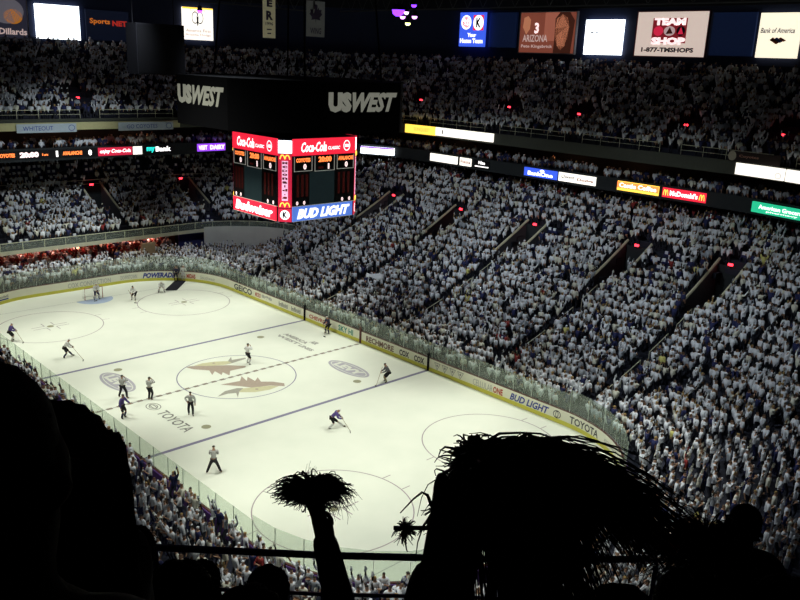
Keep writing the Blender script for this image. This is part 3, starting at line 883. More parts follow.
sign('fascia_banner', 'long pale blue cloth banner at the left of the far deck front', 'banner', (-2.6, 36.75), (3.6, 36.75), 15.7, 16.6, BAN, [('WHITEOUT', 0.1, 0.25, 0.6, 0.75, INKBL, 0.0), ('ring', 0.86, 0.15, 0.97, 0.85, INKBL)], 0.03)
sign('fascia_banner', 'long pale blue cloth banner on the far deck front below the hanging black box', 'banner', (8.3, 36.75), (15.0, 36.75), 15.7, 16.6, BAN, [('GO COYOTES', 0.15, 0.25, 0.7, 0.75, INKBL, 0.0), ('ring', 0.86, 0.15, 0.97, 0.85, INKBL)], 0.03)
sign('fan_banner', 'dark banner with pale crest and red letters hung on the right deck rail', 'banner', (39.0, -18.9), (38.7, -23.6), 17.1, 17.95, mat('dark_cloth', (0.03, 0.02, 0.02), 0.9), [('Coyotes', 0.22, 0.35, 0.6, 0.7, mat('pink_cloth', (0.4, 0.2, 0.15)), 0.02), ('disc', 0.0, 0.0, 0.16, 1.0, mat('pale_crest', (0.35, 0.32, 0.25)))], 0.03)
# billboards
BX = 53.1
def bill_right(name, label, y0, y1, z0, z1, bg, items, frame=None, cat='billboard'):
    xo = -0.75 if y0 > 24 else 0.0
    return sign(name, label, cat, (BX+xo-0.3*(y0 > 24), y0), (BX+xo, y1), z0, z1, bg, items, 0.3, frame, 0.04)
bill_right('billboard', 'blue square billboard with white disc and circled K logos', 26.5, 22.3, 26.7, 31.0, E_BLU,
    [('disc', 0.06, 0.5, 0.46, 0.92, E_TW), ('disc', 0.1, 0.54, 0.42, 0.88, E_RED), ('9', 0.18, 0.62, 0.25, 0.8, E_TW, 0.04), ('2', 0.27, 0.62, 0.34, 0.8, E_TW, 0.04), ('rect', 0.54, 0.48, 0.94, 0.92, E_RED), ('disc', 0.54, 0.48, 0.94, 0.92, E_TW), ('K', 0.65, 0.56, 0.84, 0.84, INKD, 0.05),
     ('Your', 0.33, 0.28, 0.68, 0.4, E_TW, 0.05), ('Home Team', 0.05, 0.1, 0.95, 0.24, E_TW, 0.05)])
bill_right('billboard', 'blank blue wall panel between circled K sign and portrait billboard', 22.2, 17.7, 26.7, 31.0, mat('blank_blue_panel', (0.015, 0.035, 0.13), 0.6, emit=0.10), [])  # faint glow stands in for light on the blank panel
bill_right('billboard', 'brown portrait billboard with two faces and ARIZONA lettering', 17.0, 8.6, 26.15, 30.9, emis('brown_poster_light', (0.30, 0.08, 0.05), 0.55),
    [('rect', 0.45, 0.3, 0.75, 1.0, emis('poster_rust', (0.45, 0.14, 0.09), 0.6)),
     ('poly', 0.6, 0.0, 0.98, 1.0, emis('poster_hair', (0.07, 0.02, 0.012), 0.5), [(0.1, 0.0), (0.9, 0.0), (0.95, 0.4), (1.0, 0.8), (0.75, 1.0), (0.3, 1.0), (0.1, 0.85), (0.12, 0.4)]),
     ('poly', 0.62, 0.08, 0.9, 0.95, emis('poster_skin', (0.62, 0.24, 0.13), 0.6), [(0.5, 0.0), (0.75, 0.1), (0.9, 0.35), (0.95, 0.65), (0.85, 0.9), (0.5, 1.0), (0.15, 0.88), (0.1, 0.6), (0.15, 0.3), (0.3, 0.1)]),
     ('poly', 0.04, 0.45, 0.2, 0.92, emis('poster_skin', (0.62, 0.24, 0.13), 0.6), [(0.5, 0.0), (0.9, 0.3), (0.95, 0.8), (0.6, 1.0), (0.15, 0.9), (0.05, 0.4)]),
     ('rect', 0.72, 0.62, 0.76, 0.65, INKD), ('rect', 0.81, 0.62, 0.85, 0.65, INKD), ('rect', 0.72, 0.3, 0.82, 0.33, INKR),
     ('3', 0.27, 0.48, 0.35, 0.75, E_PINK, 0.04), ('ARIZONA', 0.06, 0.27, 0.52, 0.45, emis('poster_letters', (0.6, 0.45, 0.42), 0.7), 0.02), ('Pete Kingsbrick', 0.04, 0.1, 0.62, 0.2, emis('poster_letters', (0.6, 0.45, 0.42), 0.7), 0.02)],
    mat('thin_grey_frame', (0.3, 0.28, 0.3), 0.5))
bill_right('video_screen', 'blank glowing white screen between portrait and team shop billboards', 7.2, 2.1, 26.1, 30.0, E_WH, [('rect', 0.15, 0.62, 0.24, 0.66, INKD), ('rect', 0.28, 0.62, 0.36, 0.65, INKD)])
bill_right('billboard', 'cream billboard reading TEAM SHOP with phone number', 0.3, -8.1, 26.1, 30.75, emis('cream_poster_light', (0.62, 0.50, 0.44), 0.95),
    [('rect', 0.23, 0.3, 0.72, 0.86, emis('poster_maroon', (0.30, 0.02, 0.03), 0.5)), ('TEAM', 0.25, 0.7, 0.7, 0.86, E_PINK, 0.07), ('SHOP', 0.23, 0.26, 0.72, 0.43, E_PINK, 0.07),
     ('disc', 0.25, 0.46, 0.39, 0.68, E_REDD), ('disc', 0.4, 0.46, 0.56, 0.68, emis('poster_grey', (0.5, 0.35, 0.35), 0.8)), ('poly', 0.43, 0.5, 0.53, 0.66, INKR, [(0, 0), (1, 0.1), (0.5, 1)]), ('disc', 0.58, 0.46, 0.7, 0.68, INKD), ('poly', 0.6, 0.5, 0.68, 0.66, E_REDD, [(0, 0), (1, 0), (0.5, 1)]),
     ('1-877-TMSHOPS', 0.1, 0.09, 0.85, 0.2, INKD, 0.05)], mat('maroon_frame', (0.2, 0.05, 0.06), 0.5))
bill_right('billboard', 'blank blue wall panel between team shop and bank billboards', -8.6, -13.2, 26.3, 30.6, mat('blank_blue_panel', (0.015, 0.035, 0.13), 0.6, emit=0.10), [])  # same faintly glowing panel colour, in place of light on it
bill_right('billboard', 'pale yellow lit billboard with Bank of America name and striped flag logo', -13.6, -17.7, 26.2, 30.5, emis('pale_yellow_light', (0.95, 0.86, 0.66), 1.15),
    [('Bank of America', 0.05, 0.55, 0.88, 0.67, INKBL, 0.02, 0.2)] + [('poly', 0.3+0.1*q, 0.3+0.03*q, 0.55+0.08*q, 0.46, INKR if q % 2 == 0 else INKBL, [(0, 0.6), (0.3, 1), (1, 0.3), (0.7, 0)]) for q in range(3)])
FY = 51.0
def bill_far(name, label, x0, x1, z0, z1, bg, items, frame=None, cat='billboard'):
    dy = 0.12 if x0 > 20 else 0.0
    return sign(name, label, cat, (x0-dy, FY-dy), (x1-dy*2, FY-6.6*dy), z0, z1, bg, items, 0.3, frame, 0.04)
bill_far('billboard', "dark billboard with orange ball and mottled art at the upper left edge", -2.0, 4.5, 25.2, 29.6, emis('dark_poster', (0.03, 0.03, 0.05), 0.5),
    [('disc', 0.35, 0.35, 0.95, 1.0, emis('mottled_grey', (0.16, 0.15, 0.18), 0.5)), ('disc', 0.6, 0.35, 0.92, 0.72, emis('dull_orange', (0.55, 0.2, 0.02), 0.5)), ('Dillards', 0.5, 0.08, 0.98, 0.24, emis('poster_letters', (0.6, 0.45, 0.42), 0.7), 0.03)], mat('thin_grey_frame', (0.3, 0.28, 0.3)))
bill_far('video_screen', 'blank glowing white screen at the upper left, nearest the orange-ball billboard', 5.5, 10.7, 25.3, 29.2, E_WH, [])
bill_far('billboard', 'dark billboard with orange Sports lettering right of the white screen', 11.5, 17.0, 25.4, 29.0, emis('dark_blue_poster', (0.008, 0.012, 0.03), 0.3),
    [('Sports', 0.08, 0.5, 0.55, 0.72, emis('dull_orange_letters', (0.6, 0.16, 0.02), 0.7), 0.03), ('NET', 0.6, 0.5, 0.95, 0.68, emis('dull_red_letters', (0.5, 0.03, 0.02), 0.6), 0.05)])
bill_far('billboard', "warm white lit billboard with ram's head outline left of the hanging banners", 24.6, 28.9, 26.1, 30.2, E_WH2,
    [('Dodge', 0.25, 0.88, 0.75, 0.95, E_ORG, 0.0), ('ring', 0.3, 0.5, 0.52, 0.88, INKD), ('ring', 0.46, 0.5, 0.68, 0.88, INKD), ('poly', 0.38, 0.42, 0.6, 0.75, INKD, [(0.35, 0.9), (0.65, 0.9), (0.6, 0.2), (0.5, 0), (0.4, 0.2)]),
     ('America First', 0.1, 0.24, 0.92, 0.34, INKR, 0.0), ('Arizona Dodge', 0.08, 0.1, 0.92, 0.2, INKR, 0.0), ('rect', 0.0, 0.95, 1, 1, E_YEL)])
# hanging cloth banners
def hung(label, px0, px1, py, X, body, z0, z1, col, y):
    a = (px0, y); b = (px1, y)
    g = sign('hanging_banner', label, 'banner', a, b, z0, z1, col, body, 0.04)
    MB().tube([(-(px1-px0)/2, 0.02, z1-z0), ((px1-px0)/2, 0.02, z1-z0)], 0.05, 6).build('hanging_pole', M_BLACK, g)
    for s in (-1, 1):
        MB().tube([(s*(px1-px0)/2*0.9, 0.02, z1-z0), (s*(px1-px0)/2*0.9, 0.02, 33-z0)], 0.015, 4).build('hanging_wire', M_BLACK, g)
hung('narrow cream banner with dark letters hanging left of the maple leaf banner', 16.2, 17.7, 0, 0, [('E', 0.3, 0.78, 0.75, 0.95, INKD, 0.05), ('R', 0.25, 0.45, 0.8, 0.68, INKD, 0.05), ('1996', 0.2, 0.32, 0.8, 0.4, INKD, 0.02), ('rect', 0.3, 0.2, 0.7, 0.23, INKD), ('rect', 0.35, 0.1, 0.65, 0.13, INKD)], 26.1, 29.9, mat('cream_cloth', (0.62, 0.58, 0.38), 0.9, emit=0.10), 20.0)  # slight self-glow of the cloth stands in for light falling on it
leaf = [(0.5, 0), (0.53, 0.25), (0.85, 0.2), (0.8, 0.35), (1.0, 0.5), (0.9, 0.6), (0.95, 0.75), (0.75, 0.72), (0.7, 0.85), (0.6, 0.7), (0.63, 0.95), (0.5, 1.0), (0.37, 0.95), (0.4, 0.7), (0.3, 0.85), (0.25, 0.72), (0.05, 0.75), (0.1, 0.6), (0, 0.5), (0.2, 0.35), (0.15, 0.2), (0.47, 0.25)]
hung('dark grey banner with a maple leaf hanging from the roof', 21.6, 24.0, 0, 0, [('poly', 0.15, 0.35, 0.85, 0.9, INKD, leaf), ('WING', 0.2, 0.08, 0.8, 0.25, INKD, 0.02)], 26.5, 30.1, mat('grey_cloth', (0.16, 0.17, 0.16), 0.9, emit=0.07), 20.0)  # grey cloth given a faint glow in place of received light
# black speaker box
sb = empty('speaker_cluster', (4.4, 20, 22.3))
MB().box((-2.2, -1.0, 0.0), (2.5, 1.0, 4.4)).build('cabinet', M_BLACK, sb)
MB().box((-2.1, -1.06, 0.15), (2.4, -1.0, 4.25)).build('grille', mat('black_grille', (0.005, 0.005, 0.006), 0.9, spec=0.0), sb)
for s in (-2, 2):
    MB().tube([(s, 0, 4.4), (s, 0, 10.7)], 0.04, 5).build('hanging_cable', M_BLACK, sb)
tag(sb, 'big black speaker box hanging in front of the far left billboards', 'speaker')
# stage lights
def stage_light(P, label, col, k=6.0, sz=0.27):
    g = empty('stage_light', P)
    MB().tube([(0, 0, 0), (0, 0, 0.5)], [sz*1.05, sz*0.7], 12).build('lamp_head', M_BLACK, g)
    MB().tube([(0, 0, -0.9*sz), (0, 0, -0.6*sz), (0, 0, 0.0)], [sz*0.4, sz*0.85, sz], 12).build('lens', emis('stage_%s' % label[:6], col, k), g)
    MB().tube([(0, 0, 0.5), (0, 0, 33-P[2])], 0.03, 5).build('hanging_pole', M_BLACK, g)
    tag(g, label, 'stage light')
d_ = CR
for (dx, dz, c, l) in ((0, 0, (0.16, 0.03, 1.0), 'violet stage light, largest of the cluster above the seats right of the scoreboard'), (0.7, -0.15, (0.9, 0.6, 1.0), 'pale pink stage light beside the largest violet one'),
                       (0.4, -0.55, (0.8, 0.3, 1.0), 'small purple stage light below the large violet one'), (1.4, 0.5, (0.5, 0.3, 1.0), 'violet stage light at the top right of the cluster'), (1.5, -0.5, (0.8, 0.9, 0.3), 'small yellowish stage light at right of the violet cluster'),
                       (0.9, -1.1, (0.7, 0.8, 0.3), 'lowest yellowish stage light of the violet cluster')):
    stage_light((20.0+(dx+2.5)*CR.x, 8.0+(dx+2.5)*CR.y, 28.9+dz), l, c, 4, 0.62 if dx == 0 else 0.26)
stage_light((13.8, 28.0, 28.6), 'purple stage light at the top edge above the orange Sports sign', (0.35, 0.06, 0.9), 5)
# roof trusses seen as dark lines at the top
def truss(a, b, label):
    g = empty('roof_truss', a)
    A = Vector((0, 0, 0)); B = Vector(b)-Vector(a)
    mt = mat('truss_steel', (0.05, 0.052, 0.06), 0.6)
    up = Vector((0, 0, 2.0))
    MB().tube([A, B], 0.09, 5).build('bottom_chord', mt, g); MB().tube([A+up, B+up], 0.09, 5).build('top_chord', mt, g)
    mb = MB(); n = max(3, int(B.length/2.4))
    for i in range(n):
        p = A+B*(i/n); q = A+B*((i+0.5)/n)+up; r_ = A+B*((i+1)/n)
        mb.tube([p, q], 0.05, 4); mb.tube([q, r_], 0.05, 4)
    mb.build('lattice', mt, g)
    tag(g, label, 'roof truss')
truss((-20, 44, 30.6), (40, 44, 30.6), 'dark steel roof truss over the far upper deck')
truss((44, 42, 30.8), (44, -35, 30.8), 'dark steel roof truss along the right upper deck')
truss((18, 14, 28.9), (30, 30, 28.9), 'short dark truss carrying the violet stage lights')

# ------------------------------------------------------------------ centre-hung scoreboard
def scoreboard():
    g = empty('center_scoreboard', (0, -7.5, 14.3))
    a, ch, H = 3.12, 0.62, 5.15
    oct_ = [(-a+ch, -a), (a-ch, -a), (a, -a+ch), (a, a-ch), (a-ch, a), (-a+ch, a), (-a, a-ch), (-a, -a+ch)]
    MB().prism(oct_, 0, H).build('housing', mat('scoreboard_black', (0.006, 0.006, 0.008), 0.4), g)
    A, C = 6.9, 4.0
    o2 = [(-A+C, -A), (A-C, -A), (A, -A+C), (A, A-C), (A-C, A), (-A+C, A), (-A, A-C), (-A, -A+C)]
    ring = MB().prism(o2, 5.75, 8.7).build('speaker_ring', mat('ring_black', (0.004, 0.004, 0.005), 0.9, spec=0.02), g)
    MB().prism([(x*0.35, y*0.35) for x, y in o2], 5.1, 5.8).build('neck', M_BLACK, g)
    for x, y in ((-3, -5), (3, -5), (3, 5), (-3, 5)):
        MB().tube([(x, y, 8.7), (x*0.8, y*0.8, 18.7)], 0.06, 5).build('hanging_cable', M_BLACK, g)
    ringtxt = mat('pale_ring_letters', (0.18, 0.18, 0.15), 0.8, emit=0.8)  # letters glow faintly in place of light on the dim side
    for (org, R_, w) in (((-A+C+0.15, -A, 7.0), (1, 0, 0), 5.4), ((-A, A-C-0.15, 7.0), (0, -1, 0), 5.4), ((A-C-0.15, A, 7.0), (-1, 0, 0), 5.4), ((A, -A+C+0.15, 7.0), (0, 1, 0), 5.4)):
        letters('US', org, R_, (0, 0, 1), w*0.32, 1.15, ringtxt, g, 0.08, 0.0, 0.03, 'ring_lettering')
        o3 = Vector(org)+Vector(R_)*w*0.33
        letters('WEST', o3, R_, (0, 0, 1), w*0.66, 1.15, ringtxt, g, 0.05, 0.35, 0.03, 'ring_lettering')
    frame_m = mat('pale_outline', (0.55, 0.55, 0.5), 0.5, emit=0.3)
    disp = mat('screen_dark_glass', (0.02, 0.035, 0.04), 0.3, emit=0.25)
    led = emis('dim_red_led', (0.10, 0.01, 0.008), 0.5)
    def face(org, R_, bottom_bg, bottom_txt, it):
        org = Vector(org); R_ = Vector(R_); N = R_.cross(Vector((0, 0, 1))); w = 2*(a-ch)
        rotz = math.atan2(R_.y, R_.x)
        rot = Matrix.Rotation(rotz, 3, 'Z')
        def bx(name, x0, z0, x1, z1, d, m):
            return MB().box((x0*w, -d, z0*H), (x1*w, 0.0, z1*H), rot, org).build(name, m, g)
        def tx(s, x0, z0, x1, z1, m, bold=0.03, ital=0.0, lift=0.13, name='lettering'):
            pp = P_[0]
            return letters(s, org+R_*(x0*w)+Vector((0, 0, z0*H)), R_, (0, 0, 1), (x1-x0)*w, (z1-z0)*H, m, pp, bold, ital, lift, name)
        P_ = [bx('top_ad_panel', 0.0, 0.80, 1.0, 1.0, 0.1, E_RED)]
        tx('Coca-Cola', 0.12, 0.84, 0.52, 0.96, E_TW, 0.03, 0.3); tx('CLASSIC', 0.54, 0.86, 0.74, 0.90, E_TW, 0.03, 0.2)
        V, F = flat_ring(0.22, 0.28, 0.28, 0.34, 0.85*w, 0.9*H, 20)
        plane_shape('emblem', V, org, R_, (0, 0, 1), E_TW, P_[0], 0.13, F); tx('MM', 0.82, 0.88, 0.88, 0.92, E_TW)
        P_[0] = bx('score_panel', 0.0, 0.19, 1.0, 0.795, 0.06, mat('score_face', (0.006, 0.006, 0.007), 0.4))
        bx('video_display', 0.26, 0.19, 0.66, 0.60, 0.075, disp)
        for (x0, x1) in ((0.02, 0.30), (0.34, 0.66), (0.70, 0.98)):
            zb = 0.61 if x0 != 0.34 else 0.60
            mb = MB(); t = 0.035
            for q in ((x0*w, zb*H, x1*w, zb*H+t), (x0*w, zb*H, x0*w+t, 0.79*H), (x1*w-t, zb*H, x1*w, 0.79*H)):
                mb.box((q[0], -0.09, q[1]), (q[2], 0, q[3]), rot, org)
            mb.build('score_frame', frame_m, g)
        tx('COYOTES', 0.05, 0.72, 0.27, 0.77, E_ORG, 0.05, 0, 0.08, 'digits'); tx('20:00', 0.40, 0.71, 0.61, 0.78, E_ORG, 0.05, 0, 0.08, 'digits'); tx('AVALANCHE', 0.72, 0.72, 0.97, 0.77, E_ORG, 0.05, 0, 0.08, 'digits')
        tx('0', 0.16, 0.63, 0.21, 0.70, E_PINK, 0.06, 0, 0.08, 'digits'); tx('1', 0.55, 0.62, 0.575, 0.69, E_PINK, 0.06, 0, 0.08, 'digits'); tx('0', 0.83, 0.63, 0.88, 0.70, E_PINK, 0.06, 0, 0.08, 'digits')
        tx('PERIOD', 0.40, 0.63, 0.48, 0.655, led, 0.03, 0, 0.08, 'digits')
        for xx in (0.06, 0.13, 0.20, 0.72, 0.80, 0.88):
            tx('I'*6, xx, 0.3, xx+0.035, 0.57, led, 0.0, 0, 0.08, 'penalty_digits')
        for xx in (0.05, 0.16, 0.78, 0.90):
            tx('0', xx, 0.20, xx+0.035, 0.25, E_PINK, 0.05, 0, 0.08, 'digits')
        P_[0] = bx('bottom_ad_panel', 0.0, 0.0, 0.97, 0.185, 0.1, bottom_bg)
        tx(bottom_txt, 0.06, 0.03, 0.92, 0.155, E_TW, 0.05, it)
        mb = MB(); mb.box((0, -0.11, 0.0), (0.97*w, 0, 0.03), rot, org); mb.box((0, -0.11, 0.185*H), (w, 0, 0.185*H+0.03), rot, org); mb.build('panel_trim', frame_m, g)
    face((-a+ch, -a, 0), (1, 0, 0), E_LBL, 'BUD LIGHT', 0.3)
    face((-a, a-ch, 0), (0, -1, 0), E_RED, 'Budweiser', 0.2)
    face((a-ch, a, 0), (-1, 0, 0), E_LBL, 'BUD LIGHT', 0.3)
    face((a, -a+ch, 0), (0, 1, 0), E_RED, 'Budweiser', 0.2)
    for (p0, p1) in (((-a, -a+ch), (-a+ch, -a)), ((a-ch, -a), (a, -a+ch)), ((a, a-ch), (a-ch, a)), ((-a+ch, a), (-a, a-ch))):
        P0 = Vector((*p0, 0)); P1 = Vector((*p1, 0)); R_ = (P1-P0).normalized(); w = (P1-P0).length
        rot = Matrix.Rotation(math.atan2(R_.y, R_.x), 3, 'Z')
        def bx(name, z0, z1, m): return MB().box((0.02, -0.06, z0*H), (w-0.02, 0.0, z1*H), rot, P0).build(name, m, g)
        bx('corner_light_panel', 0.83, 0.98, E_WH); bx('corner_ad_panel', 0.17, 0.82, E_REDD); bx('corner_logo_panel', 0.0, 0.16, E_REDD)
        mag = emis('magenta_strip', (0.85, 0.45, 0.65), 1.2)
        MB().box((0.25, -0.075, 0.26*H), (w-0.25, 0, 0.74*H), rot, P0).build('corner_ad_strip', mag, g)
        for qi, chh in enumerate("McDonald's"):
            hh_ = 0.030*H if chh != "'" else 0.014*H
            letters(chh, P0+R_*(w*0.5-(0.16 if chh not in "l'" else 0.04))+Vector((0, 0, (0.70-0.0465*qi)*H)), R_, (0, 0, 1), 0.32 if chh not in "l'" else 0.08, hh_, INKR, g, 0.05, 0, 0.085, 'vertical_lettering')
        for zc in (0.76, 0.185):
            mb = MB()
            for s in (0, 0.5):
                mb.tube([P0+R_*(w*(0.15+0.7*(s+0.5*q)))+Vector((0, 0, (zc+0.05*math.sin(PI*q)**0.6)*H))+R_.cross(Vector((0, 0, 1)))*0.09 for q in [i/10 for i in range(11)]], 0.035, 5)
            mb.build('arches', E_YEL, g)
        V, F = flat_ring(0, 0, 0.3, 0.3, w/2, 0.085*H, 24); plane_shape('circle_logo', V, P0, R_, (0, 0, 1), E_TW, g, 0.07, F)
        letters('K', P0+R_*(w/2-0.15)+Vector((0, 0, 0.047*H)), R_, (0, 0, 1), 0.32, 0.4, INKD, g, 0.06, 0, 0.085)
    tag(g, 'black center-hung scoreboard with red ad panels and wide speaker ring above', 'scoreboard')
scoreboard()

# warm concourse lamps under the far balcony and in the suites
def warm_lamp(P, label, energy=60, col=(1, 0.42, 0.2)):
    g = empty('ceiling_lamp', P)
    MB().tube([(0, 0, 0), (0, 0, 0.08)], 0.25, 12).build('lamp_shade', M_BLACK, g)
    MB().tube([(0, 0, -0.03), (0, 0, 0)], 0.22, 12).build('bulb', emis('warm_bulb', (1.0, 0.4, 0.12), 3), g)
    l = bpy.data.lights.new('lamp_glow', 'POINT'); l.energy = energy; l.color = col; l.shadow_soft_size = 0.4
    o = bpy.data.objects.new('lamp_glow', l); COL.objects.link(o); o.parent = g; o.location = (0, 0, -0.15)
    tag(g, label, 'ceiling lamp', 'warm lamps under the decks')
for x in (-6, -3, 0, 3, 6, 9, 12):
    warm_lamp((x, 37.6, 3.48), 'warm orange lamp under the far balcony', 110, (1, 0.40, 0.28))
for x in (-4, 3.0, 7.0, 13):
    warm_lamp((x, 41.5, 15.7), 'orange lamp in the suites below the far deck', 40)
for y in (20, 2, -6):
    warm_lamp((43.6, y, 15.7), 'orange lamp in the suites below the right deck', 30)

# ------------------------------------------------------------------ figures
class Skel:
    def __init__(s):
        s.p = []; s.r = []; s.par = []; s.t = []; s.n = {}
    def add(s, name, pos, r, par=None, typ='shirt'):
        s.n[name] = len(s.p); s.p.append(Vector(pos)); s.r.append(r if isinstance(r, tuple) else (r, r))
        s.par.append(s.n[par] if par else -1); s.t.append(typ)
    def sub(s, names, inflate=0.0, scale=1.0):
        k = Skel(); keep = [n for n in s.n if n in names]
        for n in keep:
            i = s.n[n]; pp = s.par[i]
            pn = next((m for m in keep if s.n[m] == pp), None)
            k.add(n, s.p[i], (s.r[i][0]*scale+inflate, s.r[i][1]*scale+inflate), pn, s.t[i])
        return k
    def mesh(s, levels):
        me = bpy.data.meshes.new('figure')
        me.from_pydata([tuple(q) for q in s.p], [(i, j) for i, j in enumerate(s.par) if j >= 0], [])
        o = bpy.data.objects.new('figure', me); COL.objects.link(o)
        md = o.modifiers.new('skin', 'SKIN'); md.use_smooth_shade = True
        if not me.skin_vertices:
            bpy.context.view_layer.objects.active = o
            bpy.ops.mesh.customdata_skin_add()
        d = me.skin_vertices[0].data
        for i, r in enumerate(s.r):
            d[i].radius = r
            d[i].use_root = (s.par[i] < 0)
        if levels:
            sd = o.modifiers.new('sub', 'SUBSURF'); sd.levels = levels; sd.render_levels = levels
        out = eval_mesh(o)
        bpy.data.objects.remove(o); bpy.data.meshes.remove(me)
        return out
    def face_types(s, me):
        segs = [(s.p[i], s.p[j], s.t[i]) for i, j in enumerate(s.par) if j >= 0]
        out = []
        for pl in me.polygons:
            c = Vector(pl.center); best = None
            for a, b, t in segs:
                ab = b-a; k = max(0, min(1, (c-a).dot(ab)/max(1e-9, ab.length_squared)))
                dd = (c-(a+ab*k)).length
                if best is None or dd < best[0]: best = (dd, t)
            out.append(best[1])
        return out

def figure(h=1.78, lean=0.0, crouch=0.0, spread=0.12, stride=0.0, la='down', ra='down', head_turn=0.0, fingers=False, female=False, toes=True):
    """standing figure facing +y; arms by name or by (out, fwd, up) offset of the hand from the shoulder, metres at h=1.8"""
    k = h/1.8
    S = Skel()
    A = {'down': (0.10, 0.05, -0.56), 'up': (0.12, 0.05, 0.55), 'clap': (-0.12, 0.30, -0.10), 'hips': (0.04, 0.06, -0.38), 'wave': (0.34, 0.08, 0.38), 'fwd': (0.0, 0.40, -0.30),
         'cross': (-0.22, 0.18, -0.22), 'face': (-0.10, 0.20, 0.08), 'stick': (-0.04, 0.32, -0.38)}
    pz = 0.95-0.34*crouch; py = -0.22*crouch-0.25*lean
    up = Vector((0, math.sin(lean), math.cos(lean))); fw = Vector((0, math.cos(lean), -math.sin(lean)))
    P0 = Vector((0, py, pz))
    sh = 0.165 if female else 0.185
    S.add('pelvis', P0*k, (0.125*k, 0.10*k), None, 'pant')
    S.add('waist', (P0+up*0.16)*k, (0.12*k, 0.10*k), 'pelvis')
    S.add('chest', (P0+up*0.34)*k, (0.15*k, 0.115*k), 'waist')
    S.add('collar', (P0+up*0.49)*k, (0.10*k, 0.08*k), 'chest')
    nb = P0+up*0.56
    S.add('neck', nb*k, 0.055*k, 'collar', 'skin')
    hd = (up*0.75+Vector((0, 0, 0.25))).normalized()
    S.add('jaw', (nb+hd*0.07+fw*0.02)*k, (0.065*k, 0.078*k), 'neck', 'skin')
    S.add('crown', (nb+hd*0.17+fw*0.005)*k, (0.078*k, 0.092*k), 'jaw', 'skin')
    S.add('top', (nb+hd*0.225)*k, (0.055*k, 0.062*k), 'crown', 'hair')
    if fingers:
        S.add('nose', (nb+hd*0.11+fw*0.115)*k, 0.012*k, 'jaw', 'skin')
        for sx in (-1, 1):
            S.add('ear%d' % sx, (nb+hd*0.12+Vector((sx*0.088, 0, 0)))*k, 0.014*k, 'crown', 'skin')
    for sx, nm, arm in ((-1, 'L', la), (1, 'R', ra)):
        sp = P0+up*0.46+Vector((sx*sh, 0, 0))
        o = Vector(A[arm] if isinstance(arm, str) else arm); o = Vector((sx*o.x, o.y, o.z))
        d = o.length
        if d > 0.56: o *= 0.56/d; d = 0.56
        mid = o*0.5; bend = math.sqrt(max(0.0, 0.29**2-(d/2)**2))
        bd = Vector((sx*0.6, -0.5, -0.6)); bd -= o.normalized()*bd.dot(o.normalized()); bd.normalize()
        el = sp+mid+bd*bend; hn = sp+o
        S.add('shoulder'+nm, sp*k, 0.068*k, 'collar')
        S.add('elbow'+nm, el*k, 0.045*k, 'shoulder'+nm)
        S.add('wrist'+nm, hn*k, 0.030*k, 'elbow'+nm, 'skin')
        t = (hn-el).normalized()
        S.add('hand'+nm, (hn+t*0.075)*k, (0.042*k, 0.022*k) if not fingers else 0.034*k, 'wrist'+nm, 'skin')
        if fingers:
            a = t.cross(Vector((0, 1, 0.2)))
            if a.length < 0.1: a = t.cross(Vector((1, 0, 0)))
            a.normalize(); b = t.cross(a)
            hb = hn+t*0.085
            for fi, (off, ln) in enumerate(((-0.032, 0.062), (-0.011, 0.075), (0.011, 0.070), (0.032, 0.055))):
                q1 = hb+a*off+t*0.03; q2 = q1+t*ln*0.45+b*ln*0.35; q3 = q2-t*ln*0.1+b*ln*0.45
                S.add('f%s%da' % (nm, fi), q1*k, 0.0095*k, 'hand'+nm, 'skin')
                S.add('f%s%db' % (nm, fi), q2*k, 0.009*k, 'f%s%da' % (nm, fi), 'skin')
                S.add('f%s%dc' % (nm, fi), q3*k, 0.008*k, 'f%s%db' % (nm, fi), 'skin')
            q1 = hn+t*0.03+a*(-0.045); q2 = q1+t*0.03-a*0.01+b*0.035
            S.add('t%sa' % nm, q1*k, 0.012*k, 'wrist'+nm, 'skin'); S.add('t%sb' % nm, q2*k, 0.010*k, 't%sa' % nm, 'skin')
    for sx, nm in ((-1, 'L'), (1, 'R')):
        hp = P0+Vector((sx*0.085, 0, -0.06)); an = Vector((sx*spread, -sx*stride, 0.075))
        mid = (hp+an)/2; L = (hp-an).length; bend = math.sqrt(max(0, 0.44**2-(L/2)**2)) if L < 0.88 else 0
        kn = mid+Vector((sx*0.25, 1, 0)).normalized()*bend
        S.add('hip'+nm, hp*k, 0.088*k, 'pelvis', 'pant')
        S.add('knee'+nm, kn*k, 0.060*k, 'hip'+nm, 'pant')
        S.add('ankle'+nm, an*k, 0.042*k, 'knee'+nm, 'pant')
        S.add('toe'+nm, (an+Vector((sx*0.03, 0.15, -0.035)))*k, 0.036*k, 'ankle'+nm, 'shoe')
    return S

